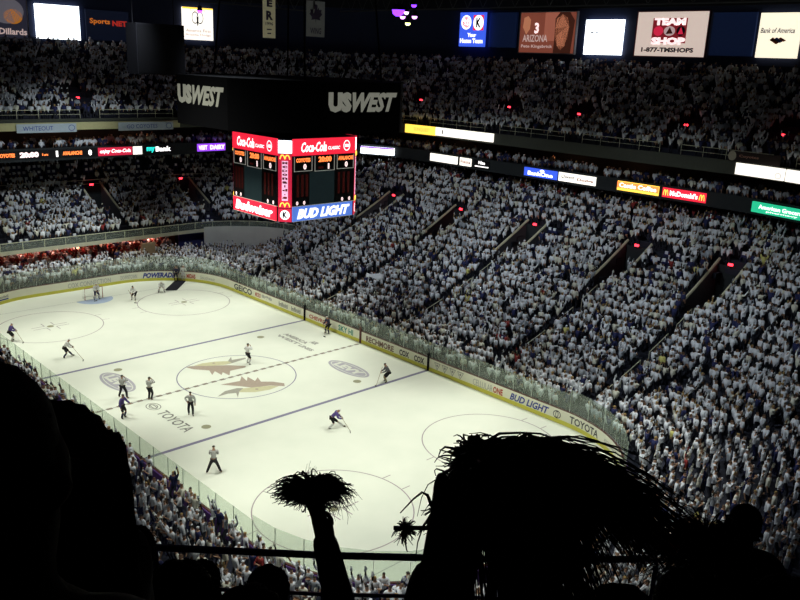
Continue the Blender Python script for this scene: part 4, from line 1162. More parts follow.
SHIRTS = {'white': M_WHITE, 'cream': M_CREAM, 'grey': M_GREY, 'navy': M_NAVY, 'yellow': M_YEL, 'dark red': M_REDS}
HAIRS = {'dark': M_HAIR, 'brown': M_HAIRB, 'blond': mat('blond_hair', (0.30, 0.20, 0.08), 0.7), 'capped': M_WHITE}
POSES = [('arms at sides', dict(la='down', ra='down')), ('both arms raised', dict(la='up', ra='up')), ('right arm raised', dict(la='down', ra='up')), ('left arm raised', dict(la='up', ra='down')),
         ('clapping', dict(la='clap', ra='clap')), ('hands on hips', dict(la='hips', ra='hips')), ('waving widely', dict(la='cross', ra='wave')), ('arms folded', dict(la='cross', ra='cross'))]
CACHE = {}
def base_person(pi, lod):
    key = (pi, lod)
    if key not in CACHE:
        S = figure(1.76, lean=0.05*(pi % 3), spread=0.11, **POSES[pi][1])
        for nm in ('waist', 'chest', 'collar', 'shoulderL', 'shoulderR', 'elbowL', 'elbowR', 'pelvis'):
            S.r[S.n[nm]] = tuple(q*1.16 for q in S.r[S.n[nm]])
        # a white rally towel bunched in each raised hand
        if pi in (1, 2, 3, 4, 6):
            for nm in 'LR':
                if (pi, nm) in ((2, 'L'), (3, 'R'), (6, 'L'), (4, 'L')): continue
                hp_ = S.p[S.n['hand'+nm]]
                S.add('towelA'+nm, hp_+Vector((0, 0.02, 0.05)), 0.075, 'hand'+nm, 'shirt')
                S.add('towelB'+nm, hp_+Vector((0.03, -0.02, -0.12)), 0.06, 'towelA'+nm, 'shirt')
        me = S.mesh(lod)
        ft = S.face_types(me)
        idx = []
        for pl, t in zip(me.polygons, ft):
            c = pl.center
            if t == 'skin' and c.z > 1.5 and (c.z > 1.63 or c.y < -0.02+0.09*(c.z-1.5)): t = 'hair'
            idx.append({'shirt': 0, 'skin': 1, 'hair': 2, 'pant': 3, 'shoe': 3}[t])
        CACHE[key] = (me, idx)
    return CACHE[key]
PCACHE = {}
def person_mesh(pi, shirt, hair, pants):
    key = (pi, shirt, hair, pants)
    if key not in PCACHE:
        me0, idx = base_person(pi, 1)
        me = me0.copy()
        me.materials.clear()
        for m in (SHIRTS[shirt], M_SKIN, HAIRS[hair], pants): me.materials.append(m)
        me.polygons.foreach_set('material_index', idx)
        PCACHE[key] = me
    return PCACHE[key]

spots = []       # x, y, z, facing angle, section, row
def walk(path, step):
    P = [Vector((q[0], q[1], q[2])) for q in path]
    s = 0; nxt = RNG.uniform(0, step)
    for i in range(len(P)-1):
        a, b = P[i], P[i+1]; L = math.hypot(b.x-a.x, b.y-a.y)
        if L < 1e-6: continue
        while nxt <= s+L:
            t = (nxt-s)/L
            d = (b-a)/L
            yield a.x+(b.x-a.x)*t, a.y+(b.y-a.y)*t, a.z+(b.z-a.z)*t, Vector((d.y, -d.x)), path[i][3]
            nxt += step
        s += L
empties = []
def want(x, y, z):
    px, py, dz = project((x, y, z+1.0))
    return -25 < px < 825 and -20 < py < 640 and dz > 1
def fill(path, X, sect, row, occ, step=0.56, skip=None, seat=False):
    for x, y, z, out, tg in walk(path, step):
        if not want(x, y, z): continue
        if skip and skip(X, x, y): continue
        o = occ(x, y, X) if callable(occ) else occ
        face = math.atan2(-out.y, -out.x)-PI/2     # figure faces +y
        n = Vector((-out.x, -out.y))
        if RNG.random() < o:
            j = RNG.normal(0, 0.07, 2); dd = RNG.uniform(-0.2, 0.2); up_ = 0.0 if RNG.random() < 0.8 else 0.18
            spots.append((x+j[0]+n.x*dd, y+j[1]+n.y*dd, z+up_, face+RNG.normal(0, 0.25), sect, row))
        elif seat and RNG.random() < 0.8:
            empties.append((x-n.x*0.12, y-n.y*0.12, z, face, sect, row))
skipL = lambda X, x, y: in_vom(X, x, y, 0.3) or in_aisle(X, x, y) or (23.3 < X < 26 and y > 27.5 and x > 10)
for ri, X in enumerate(LOW_ROWS):
    def occ(x, y, X):
        if x < -12 and y > 2: return 0.75
        return 0.92
    fill(lower_path(X), X, 'lower', ri, occ, skip=skipL)
for ri, X in enumerate(UP_ROWS):
    def occ(x, y, X):
        if y > 33 and x < 17:
            return 0.93 if X < 32 else (0.62 if X < 35 else 0.3)
        if y > 27: return 0.6 if X < 33 else 0.4
        if X > 31 and any(0 < v-y < 4.3 for v in (19.5, -1.8, -13.6)) and X < 34.6: return 0.25
        return 0.93
    fill(lower_path(X), X, 'upper', ri, occ, skip=skipL, seat=True)
for k, X in enumerate((39.3, 40.3, 41.3)):
    fill([(q[0], q[1], ZTOP+0.12*(k+1), q[3]) for q in lower_path(X)], X, 'walk', k, 0.55, step=0.6)
for k in range(9):
    y0 = 32.2+0.9*k; z = 0.3+0.17*k
    fill([(-12+0.53*i, y0, z, 'f') for i in range(50)], 0, 'far', k, 0.96 if k != 4 else 0.8, skip=lambda X, x, y: (8.6 < x < 10.8 and y < 34.5) or (5.2 < x < 6.1))
for k in range(4):
    e = 0.75+0.95*k
    fill([(q[0], q[1], 13.2, q[3]) for q in upper_path(e)], 0, 'suite', k, 0.5 if k < 3 else 0.3, step=0.62)
def uvom(x, y):
    return any(math.hypot(x-a, y-b) < 1.5 for a, b in ((43.0, 24.1), (43.1, 9.7), (42.9, -0.1), (42.7, -12.6), (42.5, -22), (5.3, 40)))
for ri, e in enumerate(UE[:-1]):
    fill([(q[0], q[1], zup(e), q[3]) for q in upper_path(e, 0, 106)], 0, 'deck', ri, 0.86 if ri < 9 else 0.7, step=0.55, skip=lambda X, x, y: uvom(x, y))
    
# which of them show largest and are not behind the near figures
def hidden(px, py):
    if px < 122 and py > 350: return True
    if 395 < px < 470 and py > 490: return True
    if 450 < px < 665 and py > 445+max(0, (px-590))*1.3 and py > 435: return True
    if 640 < px < 745 and py > 520: return True
    if 105 < px < 235 and py > 560: return True
    return False
rank = []
for i, s in enumerate(spots):
    px, py, dz = project((s[0], s[1], s[2]+1.2))
    if 0 < px < 800 and 0 < py < 600 and not hidden(px, py):
        rank.append((dz, i))
rank.sort()
NEAR = set(i for _, i in rank[:290])

def attrs(s):
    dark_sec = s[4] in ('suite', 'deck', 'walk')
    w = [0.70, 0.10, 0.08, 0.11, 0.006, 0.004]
    if s[4] == 'deck': w = [0.56, 0.08, 0.14, 0.22, 0.0, 0.0]  # more dark shirts up here, standing in for the dimmer light
    if s[4] == 'far' and s[5] >= 4: w = [0.35, 0.1, 0.05, 0.1, 0.0, 0.4]  # extra dark red shirts stand in for orange light under the balcony
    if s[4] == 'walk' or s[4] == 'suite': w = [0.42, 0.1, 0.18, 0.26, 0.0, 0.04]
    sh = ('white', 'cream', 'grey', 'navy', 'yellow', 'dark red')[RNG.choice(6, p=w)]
    ha = ('dark', 'brown', 'blond', 'capped')[RNG.choice(4, p=[0.42, 0.22, 0.12, 0.24])]
    pi = int(RNG.choice(8, p=[0.22, 0.17, 0.12, 0.11, 0.18, 0.04, 0.10, 0.06]))
    if s[4] == 'far' and s[5] >= 3 or s[4] == 'suite' or (s[4] == 'deck' and s[5] > 11): pi = (0, 5, 7)[pi % 3]
    return sh, ha, pi
ROWW = ['first', 'second', 'third', 'fourth', 'fifth', 'sixth', 'seventh', 'eighth', 'ninth', 'tenth', 'eleventh', 'twelfth', 'thirteenth', 'fourteenth']
SPAN = {k: base_person(k, 0) for k in range(8)}
counts = {}
stuffV = []; stuffF = []; stuffM = []; nv = 0
order = sorted(range(len(spots)), key=lambda i: (spots[i][4], spots[i][5], -math.atan2(spots[i][1]+17, spots[i][0])))
for i in order:
    s = spots[i]
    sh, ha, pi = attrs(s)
    hscale = float(RNG.uniform(0.92, 1.06))
    pants = M_PANT if RNG.random() < 0.7 else M_NAVY
    if i in NEAR:
        hscale *= 1.06
        me = person_mesh(pi, sh, ha, pants)
        o = bpy.data.objects.new('person', me); COL.objects.link(o)
        o.location = s[:3]; o.rotation_euler = (0, 0, s[3]); o.scale = (hscale, hscale, hscale)
        if s[4] in ('lower', 'upper'):
            rr = s[5]+(14 if s[4] == 'upper' else 0)
            if s[0] < -11 and s[1] > -24: side = 'left boards'
            elif s[0] > 12 and s[1] > -24: side = 'right boards'
            elif s[0] < 0: side = 'near-left glass'
            else: side = 'near-right glass'
            key = (side, rr); counts[key] = counts.get(key, 0)+1
            n_ = counts[key]
            hr = {'dark': 'dark-haired', 'brown': 'brown-haired', 'blond': 'blond', 'capped': 'white-capped'}[ha]
            lab = '%s fan in %s, %s, row %d at %s, %s along' % (hr, sh, POSES[pi][0], rr+1, side, str(n_)+({1: 'st', 2: 'nd', 3: 'rd'}.get(n_ % 10 if n_ not in (11, 12, 13) else 0, 'th')))
        else:
            lab = 'fan in %s shirt, %s, in the %s rows' % (sh, POSES[pi][0], s[4])
        tag(o, lab, 'person', 'spectators standing nearest the camera side of the bowl')
        continue
    me, idx = SPAN[pi]
    key = ('np', pi)
    if key not in CACHE:
        n = len(me.vertices); v = np.zeros(n*3); me.vertices.foreach_get('co', v)
        CACHE[key] = (v.reshape(-1, 3), [tuple(p.vertices) for p in me.polygons])
    v, fs = CACHE[key]
    c, sn = math.cos(s[3]), math.sin(s[3])
    w = v*hscale
    q = np.empty_like(w)
    q[:, 0] = w[:, 0]*c-w[:, 1]*sn+s[0]; q[:, 1] = w[:, 0]*sn+w[:, 1]*c+s[1]; q[:, 2] = w[:, 2]+s[2]
    stuffV.append(q)
    slot = {0: {'white': 0, 'cream': 1, 'grey': 2, 'navy': 3, 'yellow': 4, 'dark red': 5}[sh], 1: 6, 2: {'dark': 7, 'brown': 8, 'blond': 9, 'capped': 0}[ha], 3: 10}
    for f, k in zip(fs, idx):
        stuffF.append([a+nv for a in f]); stuffM.append(slot[k])
    nv += len(v)
V = np.concatenate(stuffV)
me = bpy.data.meshes.new('crowd')
me.vertices.add(len(V)); me.vertices.foreach_set('co', V.ravel())
lens = np.array([len(f) for f in stuffF]); flat = np.array([a for f in stuffF for a in f], dtype=np.int32)
me.loops.add(len(flat)); me.loops.foreach_set('vertex_index', flat)
me.polygons.add(len(lens)); st = np.concatenate(([0], np.cumsum(lens)[:-1]))
me.polygons.foreach_set('loop_start', st.astype(np.int32))
for m in (M_WHITE, M_CREAM, M_GREY, M_NAVY, M_YEL, M_REDS, M_SKIN, M_HAIR, M_HAIRB, HAIRS['blond'], M_PANT): me.materials.append(m)
me.polygons.foreach_set('material_index', np.array(stuffM, dtype=np.int32))
me.update(calc_edges=True); me.validate()
crowd = link(bpy.data.objects.new('crowd', me))
tag(crowd, 'thousands of spectators mostly in white shirts filling the arena stands', 'crowd', None, 'stuff')
print('PEOPLE', len(spots), 'EMPTY', len(empties))

# empty folding seats
def seat_mesh():
    mb = MB()
    mb.box((-0.23, -0.05, 0.40), (0.23, 0.36, 0.46)); mb.box((-0.23, -0.12, 0.42), (0.23, -0.05, 0.86))
    for s in (-1, 1): mb.box((s*0.25-0.02, -0.1, 0.0), (s*0.25+0.02, 0.2, 0.6))
    b = len(mb.f)
    mb.box((-0.15, -0.135, 0.62), (0.15, -0.02, 0.90))
    me = bpy.data.meshes.new('folding_seat')
    me.from_pydata([tuple(v) for v in mb.v], [], mb.f)
    me.materials.append(M_SEAT); me.materials.append(M_WHITE)
    me.polygons.foreach_set('material_index', [0]*b+[1]*6); me.update()
    return me
SM = seat_mesh()
er = []
for i, s in enumerate(empties):
    px, py, dz = project((s[0], s[1], s[2]+0.6))
    if 0 < px < 800 and 0 < py < 600: er.append((dz, i))
er.sort()
sel = set(i for _, i in er[:280])
for i in sel:
    s = empties[i]
    o = bpy.data.objects.new('folding_seat', SM); COL.objects.link(o)
    o.location = s[:3]; o.rotation_euler = (0, 0, s[3])
    if s[1] > 25: lab, g = 'empty navy folding seat with a white towel over it, far balcony', 'empty seats in the far balcony'
    else: lab, g = 'empty navy folding seat with a white towel over it, right bowl', 'empty seats in the right bowl'
    tag(o, lab, 'seat', g)
rest = [empties[i] for _, i in er if i not in sel]
if rest:
    sv = [v.co.copy() for v in SM.vertices]; sf = [tuple(p.vertices) for p in SM.polygons]; sm_ = [p.material_index for p in SM.polygons]
    V = []; F = []; I = []
    for s in rest:
        R_ = Matrix.Rotation(s[3], 3, 'Z'); b = len(V)
        V += [R_ @ v+Vector(s[:3]) for v in sv]; F += [tuple(b+a for a in f) for f in sf]; I += sm_
    o = mesh_obj('empty_seats', V, F, None, None, mats=[M_SEAT, M_WHITE], midx=I)
    tag(o, 'many more empty navy seats with white towels high in the far stands', 'seats', None, 'stuff')

# ------------------------------------------------------------------ players and officials
def stripe_mat():
    m = bpy.data.materials.new('striped_shirt'); m.use_nodes = True
    nt = m.node_tree; b = nt.nodes['Principled BSDF']
    tc = nt.nodes.new('ShaderNodeTexCoord'); wv = nt.nodes.new('ShaderNodeTexWave')
    wv.inputs['Scale'].default_value = 6.0; wv.bands_direction = 'X'
    cr = nt.nodes.new('ShaderNodeValToRGB'); cr.color_ramp.interpolation = 'CONSTANT'
    cr.color_ramp.elements[0].color = (0.03, 0.03, 0.03, 1); cr.color_ramp.elements[1].color = (0.7, 0.7, 0.7, 1); cr.color_ramp.elements[1].position = 0.30
    nt.links.new(tc.outputs['Object'], wv.inputs['Vector']); nt.links.new(wv.outputs['Fac'], cr.inputs[0]); nt.links.new(cr.outputs[0], b.inputs['Base Color'])
    b.inputs['Roughness'].default_value = 0.85
    return m
M_STR = stripe_mat()
M_BJ = mat('dark_jersey', (0.03, 0.03, 0.07), 0.8); M_PJ = mat('purple_jersey', (0.10, 0.07, 0.26), 0.8); M_WJ = mat('white_jersey', (0.74, 0.74, 0.74), 0.8)
M_PN = mat('black_pants', (0.012, 0.012, 0.016), 0.8); M_HELM = mat('white_helmet', (0.7, 0.7, 0.7), 0.4); M_HB = mat('black_helmet', (0.02, 0.02, 0.02), 0.4)
M_BLADE = mat('skate_steel', (0.6, 0.6, 0.6), 0.3, metal=0.8); M_STICK = mat('stick_shaft', (0.30, 0.22, 0.12), 0.6); M_SOCKW = mat('white_socks', (0.6, 0.6, 0.6), 0.8)
UPPER = ['pelvis', 'waist', 'chest', 'collar', 'shoulderL', 'elbowL', 'wristL', 'shoulderR', 'elbowR', 'wristR']
def rootz(S, loc, rz):
    return empty('person', loc, rz)
def finish(me, name, m, parent):
    me.materials.clear(); me.materials.append(m); me.name = name
    me.polygons.foreach_set('material_index', [0]*len(me.polygons))
    return link(bpy.data.objects.new(name, me), parent)
def skater(loc, rz, label, jersey, pants, helmet, sock, stick=None, goalie=False, **pose):
    S = figure(1.86, fingers=True, **pose)
    g = empty('person', loc, rz)
    keep_r = list(S.r)
    for nm in UPPER[:-1]:
        if nm != 'wristL': S.r[S.n[nm]] = tuple(q*0.8 for q in S.r[S.n[nm]])
    body = finish(S.mesh(1), 'body', M_SKIN, g)
    S.r = keep_r
    up = S.sub(UPPER, 0.034 if not goalie else 0.06); finish(up.mesh(1), 'jersey', jersey, g)
    lo = S.sub(['pelvis', 'hipL', 'kneeL', 'hipR', 'kneeR'] + ([] if jersey is not M_STR else ['ankleL', 'ankleR']), 0.03); finish(lo.mesh(1), 'trousers' if jersey is M_STR else 'shorts', pants, g)
    for nm in 'LR':
        if jersey is not M_STR:
            so = S.sub(['knee'+nm, 'ankle'+nm], 0.025 if not goalie else 0.09); finish(so.mesh(1), 'leg_pad' if goalie else 'sock', sock, g)
        sk = S.sub(['ankle'+nm, 'toe'+nm], 0.014); boot = finish(sk.mesh(1), 'skate_boot', M_HB, g)
        a = S.p[S.n['ankle'+nm]]; t = S.p[S.n['toe'+nm]]; d = (t-a); d.z = 0; d.normalize()
        c = (a+t)/2; rot = Matrix.Rotation(math.atan2(d.y, d.x), 3, 'Z')
        MB().box((-0.15, -0.006, 0.0), (0.15, 0.006, max(0.02, t.z-0.03)), rot, (c.x, c.y, 0)).build('skate_blade', M_BLADE, boot)
        if jersey is not M_STR:
            hs = S.sub(['wrist'+nm, 'hand'+nm], 0.022); finish(hs.mesh(1), 'glove', M_HB if jersey is not M_WJ else M_PN, g)
    he = S.sub(['jaw', 'crown', 'top'], 0.022); 
    j = he.n['jaw']; he.p[j] = (he.p[j]*0.4+he.p[he.n['crown']]*0.6)
    finish(he.mesh(1), 'helmet', helmet, g)
    tag(g, label, 'person')
    if stick:
        # stick in the hands: from above the top hand to the ice in front
        R_ = Matrix.Rotation(rz, 4, 'Z'); T = Matrix.Translation(Vector(loc))
        hl = S.p[S.n['handL']]; hr = S.p[S.n['handR']]
        tip = Vector(stick)
        d = (tip-hr); 
        ss = empty('hockey_stick', T @ R_ @ tip, rz)
        a = hr-d.normalized()*0.45
        MB().tube([a-tip, Vector((0, 0, 0.03))], 0.016, 5).build('shaft', M_STICK, ss)
        MB().box((-0.02, -0.02, 0.0), (0.28, 0.02, 0.07)).build('blade', M_HB, ss)
        tag(ss, 'hockey stick held by the '+' '.join(label.split(',')[0].split()[:9]), 'hockey stick')
    return g
rad = math.radians
FACECAM = rad(150)
skater((-8.87, 1.24, 0), rad(-60), 'striped official with dark trousers and legs apart, on the purple ice logo', M_STR, M_PN, M_HB, M_PN, spread=0.33, la='cross', ra='face')
skater((-7.53, -0.27, 0), rad(-60), 'striped official standing upright with hand to face, beside the dashed line', M_STR, M_PN, M_HB, M_PN, spread=0.09, la='cross', ra='face')
skater((-10.4, -2.0, 0), rad(-150), 'player in purple and dark uniform leaning on the left boards', M_PJ, M_PN, M_HB, M_BJ, spread=0.15, la='fwd', ra='down', lean=0.15)
skater((-6.55, -4.38, 0), rad(150), 'striped official walking toward the left boards, beyond the TOYOTA ice lettering', M_STR, M_PN, M_HB, M_PN, spread=0.13, stride=0.14, la='down', ra='hips', lean=0.12)
skater((-9.68, -12.64, 0), rad(-35), 'striped official gliding with legs wide apart, nearest the camera', M_STR, M_PN, M_HB, M_PN, spread=0.40, la='clap', ra='clap', lean=0.35)
skater((2.08, 1.66, 0), rad(-100), 'white-jerseyed player with black shorts standing on the center circle', M_WJ, M_PN, M_HB, M_SOCKW, spread=0.20, la='hips', ra='face')
skater((0.05, -12.29, 0), rad(-128), 'crouching purple-jerseyed player skating with stick on the ice in the middle', M_PJ, M_PN, M_HELM, M_SOCKW, stick=(0.55, 0.95, 0.0), spread=0.16, stride=0.50, crouch=0.45, lean=0.8, la='stick', ra='stick')
skater((8.44, -8.18, 0), rad(60), 'grey-jerseyed player bent over by the near blue line with stick', mat('grey_jersey', (0.12, 0.12, 0.14), 0.8), M_PN, M_HB, mat('dull_sock', (0.2, 0.2, 0.1)), stick=(-0.9, 1.0, 0.0), spread=0.2, crouch=0.35, lean=0.5, la='stick', ra='stick')
skater((12.25, 4.0, 0), rad(90), 'dark-jerseyed player skating against the right boards', M_BJ, M_PN, M_HELM, M_BJ, stick=(-0.8, 0.9, 0), spread=0.2, crouch=0.25, lean=0.4, la='stick', ra='stick')
skater((-8.6, 11.8, 0), rad(-120), 'white-jerseyed player leaning forward beyond the far blue line, stick stretched out', M_WJ, M_PN, M_HELM, M_BJ, stick=(0.9, 1.3, 0.0), spread=0.26, stride=0.3, crouch=0.3, lean=0.6, la='stick', ra='stick')
skater((-10.75, 18.37, 0), rad(-120), 'purple and white player gliding by the left boards in the far zone', M_PJ, M_PN, M_HELM, M_SOCKW, stick=(0.5, 1.0, 0), spread=0.18, crouch=0.25, lean=0.4, la='stick', ra='stick')
skater((3.03, 23.91, 0), rad(120), 'white-jerseyed player bending between the goal and the far right circle', M_WJ, M_PN, M_HB, M_SOCKW, stick=(-0.9, 0.9, 0), spread=0.2, crouch=0.4, lean=0.6, la='stick', ra='stick')
skater((0.15, 26.2, 0), rad(180), 'goaltender in white jersey and big pads standing in the far goal', M_WJ, mat('navy_pants', (0.02, 0.02, 0.08)), M_HELM, M_SOCKW, stick=(0.2, 0.5, 0), goalie=True, spread=0.24, crouch=0.15, lean=0.2, la='stick', ra='stick')
skater((6.6, 24.9, 0), rad(150), 'white player crouching low at the end of the dark carpet', M_WJ, M_WJ, M_HELM, M_SOCKW, goalie=True, spread=0.3, crouch=0.9, lean=0.9, la='fwd', ra='fwd')
skater((10.75, 27.75, 0.03), rad(140), 'person in pale uniform at the far corner gate, on the dark carpet', M_WJ, M_SOCKW, M_HELM, M_SOCKW, spread=0.12, la='down', ra='down')
skater((10.0, 28.05, 0.0), rad(140), 'person all in black beside the far corner gate', M_BJ, M_PN, M_HB, M_PN, spread=0.12, la='down', ra='down')
# towel being waved above the right bowl crowd
tw = []
for i in range(7):
    for j in range(4):
        tw.append((i*0.28, j*0.22, 0.12*math.sin(i*1.1+j)))
o = mesh_obj('rally_towel', tw, [(i*4+j, (i+1)*4+j, (i+1)*4+j+1, i*4+j+1) for i in range(6) for j in range(3)], M_WHITE, None, True)
o.location = (17.8, 5.2, 4.25); o.rotation_euler = (0.5, 0.1, -0.8)
sd = o.modifiers.new('thick', 'SOLIDIFY'); sd.thickness = 0.02
tag(o, 'large white cloth waved over the heads behind the right boards', 'towel')
# small unlit screens hung on the upper deck seats
# ------------------------------------------------------------------ the photographer's neighbours
M_FH = mat('shadowed_hair', (0.003, 0.0025, 0.003), 0.9, spec=0.02); M_FS = mat('shadowed_skin', (0.018, 0.011, 0.009), 0.9, spec=0.02); M_FC = mat('shadowed_jacket', (0.010, 0.010, 0.014), 0.9, spec=0.1)  # near-black tones carry the near row's shade in the colours
M_FP = mat('shadowed_violet_pompom', (0.012, 0.008, 0.022), 0.6, spec=0.3)  # streamer colour darkened to hold the shade they hang in
def at(px, py, d):
    v = CF+CR*((px-400)/FOC)-CU*((py-300)/FOC)
    return CP+v*d
def deck_floor(x, y):
    r = math.hypot(x, y+16.5)-39.3
    k = max(0, round((r-2.4)/0.85))
    return znd(2.4+0.85*k)
HEAD_TO = Vector((-CP.x*0.2, 0, 0))
def blob_hair(name, center, rx, ry, rz_, m, parent, long_=0.0, seed=1, n=140, sl=0.014):
    """hair: a shell over the skull with short strands"""
    rnd = random.Random(seed)
    V = []; F = []; nu, nvv = 24, 14
    for j in range(nvv+1):
        th = PI*0.78*j/nvv
        for i in range(nu):
            ph = 2*PI*i/nu
            w = 1+0.03*math.sin(5*ph+seed)+0.02*math.sin(9*ph+3*j)
            cut = 1.0
            V.append(Vector((rx*w*math.sin(th)*math.cos(ph), ry*w*math.sin(th)*math.sin(ph), rz_*math.cos(th)*w)))
    for j in range(nvv):
        for i in range(nu):
            F.append((j*nu+i, j*nu+(i+1) % nu, (j+1)*nu+(i+1) % nu, (j+1)*nu+i))
    mb = MB(); mb.v = [v+center for v in V]; mb.f = F
    for q in range(n):
        th = math.acos(rnd.uniform(-0.6, 1)); ph = rnd.uniform(0, 2*PI)
        d = Vector((rx*math.sin(th)*math.cos(ph), ry*math.sin(th)*math.sin(ph), rz_*math.cos(th)))
        nrm = d.normalized(); tn = nrm.cross(Vector((rnd.gauss(0, 1), rnd.gauss(0, 1), rnd.gauss(0, 1)))).normalized()
        L = sl*rnd.uniform(0.5, 1.3)
        p0 = center+d*0.97
        down = Vector((0, 0, -1))
        p1 = p0+nrm*L*0.35+tn*L*0.5; p2 = p1+tn*L*0.5+nrm*L*0.1+down*L*0.4
        mb.tube([p0, p1, p2], [0.0035, 0.003, 0.001], 3)
    if long_:
        for q in range(260):
            ph = rnd.uniform(PI, 2*PI) if rnd.random() < 0.75 else rnd.uniform(0, 2*PI)
            p = Vector((rx*1.02*math.cos(ph), ry*1.02*math.sin(ph), rnd.uniform(-0.2, 0.35)*rz_))+center
            pts = [p]
            for k in range(1, 6):
                pts.append(p+Vector((0.004*math.cos(ph)*k+rnd.gauss(0, 0.004), 0.004*math.sin(ph)*k, -long_*k/5*rnd.uniform(0.9, 1.05))))
            mb.tube(pts, [0.012, 0.014, 0.014, 0.012, 0.009, 0.003], 4)
    return mb.build(name, m, parent, True)
def onlooker(px, py, d, label, h=None, hair=(0.10, 0.115, 0.12), long_=0.0, seed=1, la='down', ra='down', stand=0.0, female=False, face=None, sl=0.014):
    """person seen from behind whose head centre stands at the ray (px,py), distance d"""
    H = at(px, py, d)
    zf = deck_floor(H.x, H.y)+stand
    hh = h or (H.z+0.10-zf)
    fz = math.atan2(CF.y, CF.x)-PI/2 if face is None else face
    S = figure(hh, la=la, ra=ra, fingers=True, female=female)
    hc = S.p[S.n['crown']]
    R_ = Matrix.Rotation(fz, 3, 'Z')
    off = R_ @ hc
    loc = Vector((H.x-off.x, H.y-off.y, H.z-off.z))
    g = empty('person', loc, fz)
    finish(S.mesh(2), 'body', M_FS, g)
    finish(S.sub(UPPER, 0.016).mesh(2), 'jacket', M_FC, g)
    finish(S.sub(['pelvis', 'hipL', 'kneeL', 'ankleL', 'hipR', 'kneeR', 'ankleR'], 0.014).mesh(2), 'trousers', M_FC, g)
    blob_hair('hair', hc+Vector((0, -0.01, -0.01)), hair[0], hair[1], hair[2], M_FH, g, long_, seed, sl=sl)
    tag(g, label, 'person')
    return g, loc, fz, S
onlooker(-25, 447, 0.95, 'silhouetted person with short dark hair filling the left edge, nearest the camera', hair=(0.095, 0.11, 0.115), seed=3, sl=0.006)
onlooker(50, 468, 1.42, 'silhouetted person with long dark hair beside the leftmost near head', hair=(0.104, 0.104, 0.130), long_=0.42, seed=5, stand=0.42, female=True, sl=0.012, la=(-0.02, 0.06, -0.56), ra=(-0.02, 0.06, -0.56), face=math.atan2(CF.y, CF.x)-PI/2+1.5)
onlooker(137, 546, 4.3, 'small dark head at the rail, right of the big long-haired silhouette', hair=(0.10, 0.11, 0.125), seed=8, sl=0.014)
onlooker(180, 592, 2.8, 'dark hunched shape low in front, between the small head and the round head', hair=(0.12, 0.12, 0.125), seed=9, long_=0.2, sl=0.014)
onlooker(203, 580, 3.9, 'low dark head just right of the hunched shape', hair=(0.085, 0.1, 0.115), seed=11, sl=0.014)
onlooker(268, 588, 3.7, 'round dark head below the railing, left of the raised arm', hair=(0.10, 0.11, 0.12), seed=12, sl=0.014)
onlooker(250, 618, 2.6, 'dark curly head at the bottom edge, overlapping the round head', hair=(0.12, 0.12, 0.12), seed=13, sl=0.014)
onlooker(690, 604, 2.5, 'dark head at the bottom right below the ragged pompom', hair=(0.11, 0.12, 0.125), seed=14, sl=0.014)
onlooker(745, 520, 5.2, 'small dark head in the lower right, behind the pompom holder', hair=(0.10, 0.10, 0.12), seed=15, sl=0.014)
onlooker(620, 622, 2.4, 'dark head cut by the bottom edge under the giant pompom', hair=(0.12, 0.12, 0.125), seed=16, sl=0.014)
onlooker(785, 612, 2.5, 'dark head cut by the bottom right corner', hair=(0.12, 0.12, 0.125), seed=17, sl=0.014)

def place_arm(wrist_px, elbow_px, d, label, scale=1.0, r0=0.032, r1=0.055, elbow_d=None):
    """a raised arm belongs to a whole person; returns the person's root and the hand point"""
    Wp = at(wrist_px[0], wrist_px[1], d); E = at(elbow_px[0], elbow_px[1], elbow_d or d)
    fz = math.atan2(CF.y, CF.x)-PI/2
    t = (Wp-E).normalized()
    sh = E-t*0.10+Vector((0, 0, -0.24))
    side = Vector((math.cos(fz), math.sin(fz), 0))
    g = empty('person', (sh.x-side.x*0.19, sh.y-side.y*0.19, deck_floor(sh.x, sh.y)), fz)
    L = lambda q: Matrix.Rotation(-fz, 3, 'Z') @ (q-Vector(g.location))
    shl = L(sh); zf = 0.0
    H = shl.z/0.80
    k = H/1.8
    S = figure(H, la='down', ra='down', fingers=True)
    # replace the right arm by the raised one
    idx = {n: S.n[n] for n in S.n}
    dz = Vector((0, 0, shl.z))-Vector((0, 0, S.p[idx['shoulderR']].z))
    S.p[idx['shoulderR']] = shl.copy(); S.p[idx['elbowR']] = L(E); S.p[idx['wristR']] = L(Wp)
    S.r[idx['elbowR']] = (r1, r1); S.r[idx['wristR']] = (r0, r0)
    hd = L(Wp+t*0.08)
    old = S.p[idx['handR']].copy(); S.p[idx['handR']] = hd
    tl = L(Wp+t)-L(Wp)
    a = tl.cross(Vector((0, 1, 0))).normalized(); b = tl.cross(a)
    for fi, (o_, ln) in enumerate(((-0.034, 0.07), (-0.012, 0.085), (0.012, 0.078), (0.034, 0.06))):
        q1 = hd+a*o_+tl*0.03; q2 = q1+tl*ln*0.4+b*ln*0.4; q3 = q2-tl*ln*0.25+b*ln*0.4
        for nm, q in (('a', q1), ('b', q2), ('c', q3)): S.p[idx['fR%d%s' % (fi, nm)]] = q
    S.p[idx['tRa']] = L(Wp)+tl*0.03-a*0.045; S.p[idx['tRb']] = L(Wp)+tl*0.07-a*0.035+b*0.03
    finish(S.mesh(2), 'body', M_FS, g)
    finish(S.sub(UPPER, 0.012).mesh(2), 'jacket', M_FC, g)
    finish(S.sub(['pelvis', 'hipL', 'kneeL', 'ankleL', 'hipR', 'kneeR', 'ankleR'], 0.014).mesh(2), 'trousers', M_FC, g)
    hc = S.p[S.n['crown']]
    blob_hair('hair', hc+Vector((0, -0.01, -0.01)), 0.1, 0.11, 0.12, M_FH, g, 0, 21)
    tag(g, label, 'person')
    return g, Wp+t*0.09, t

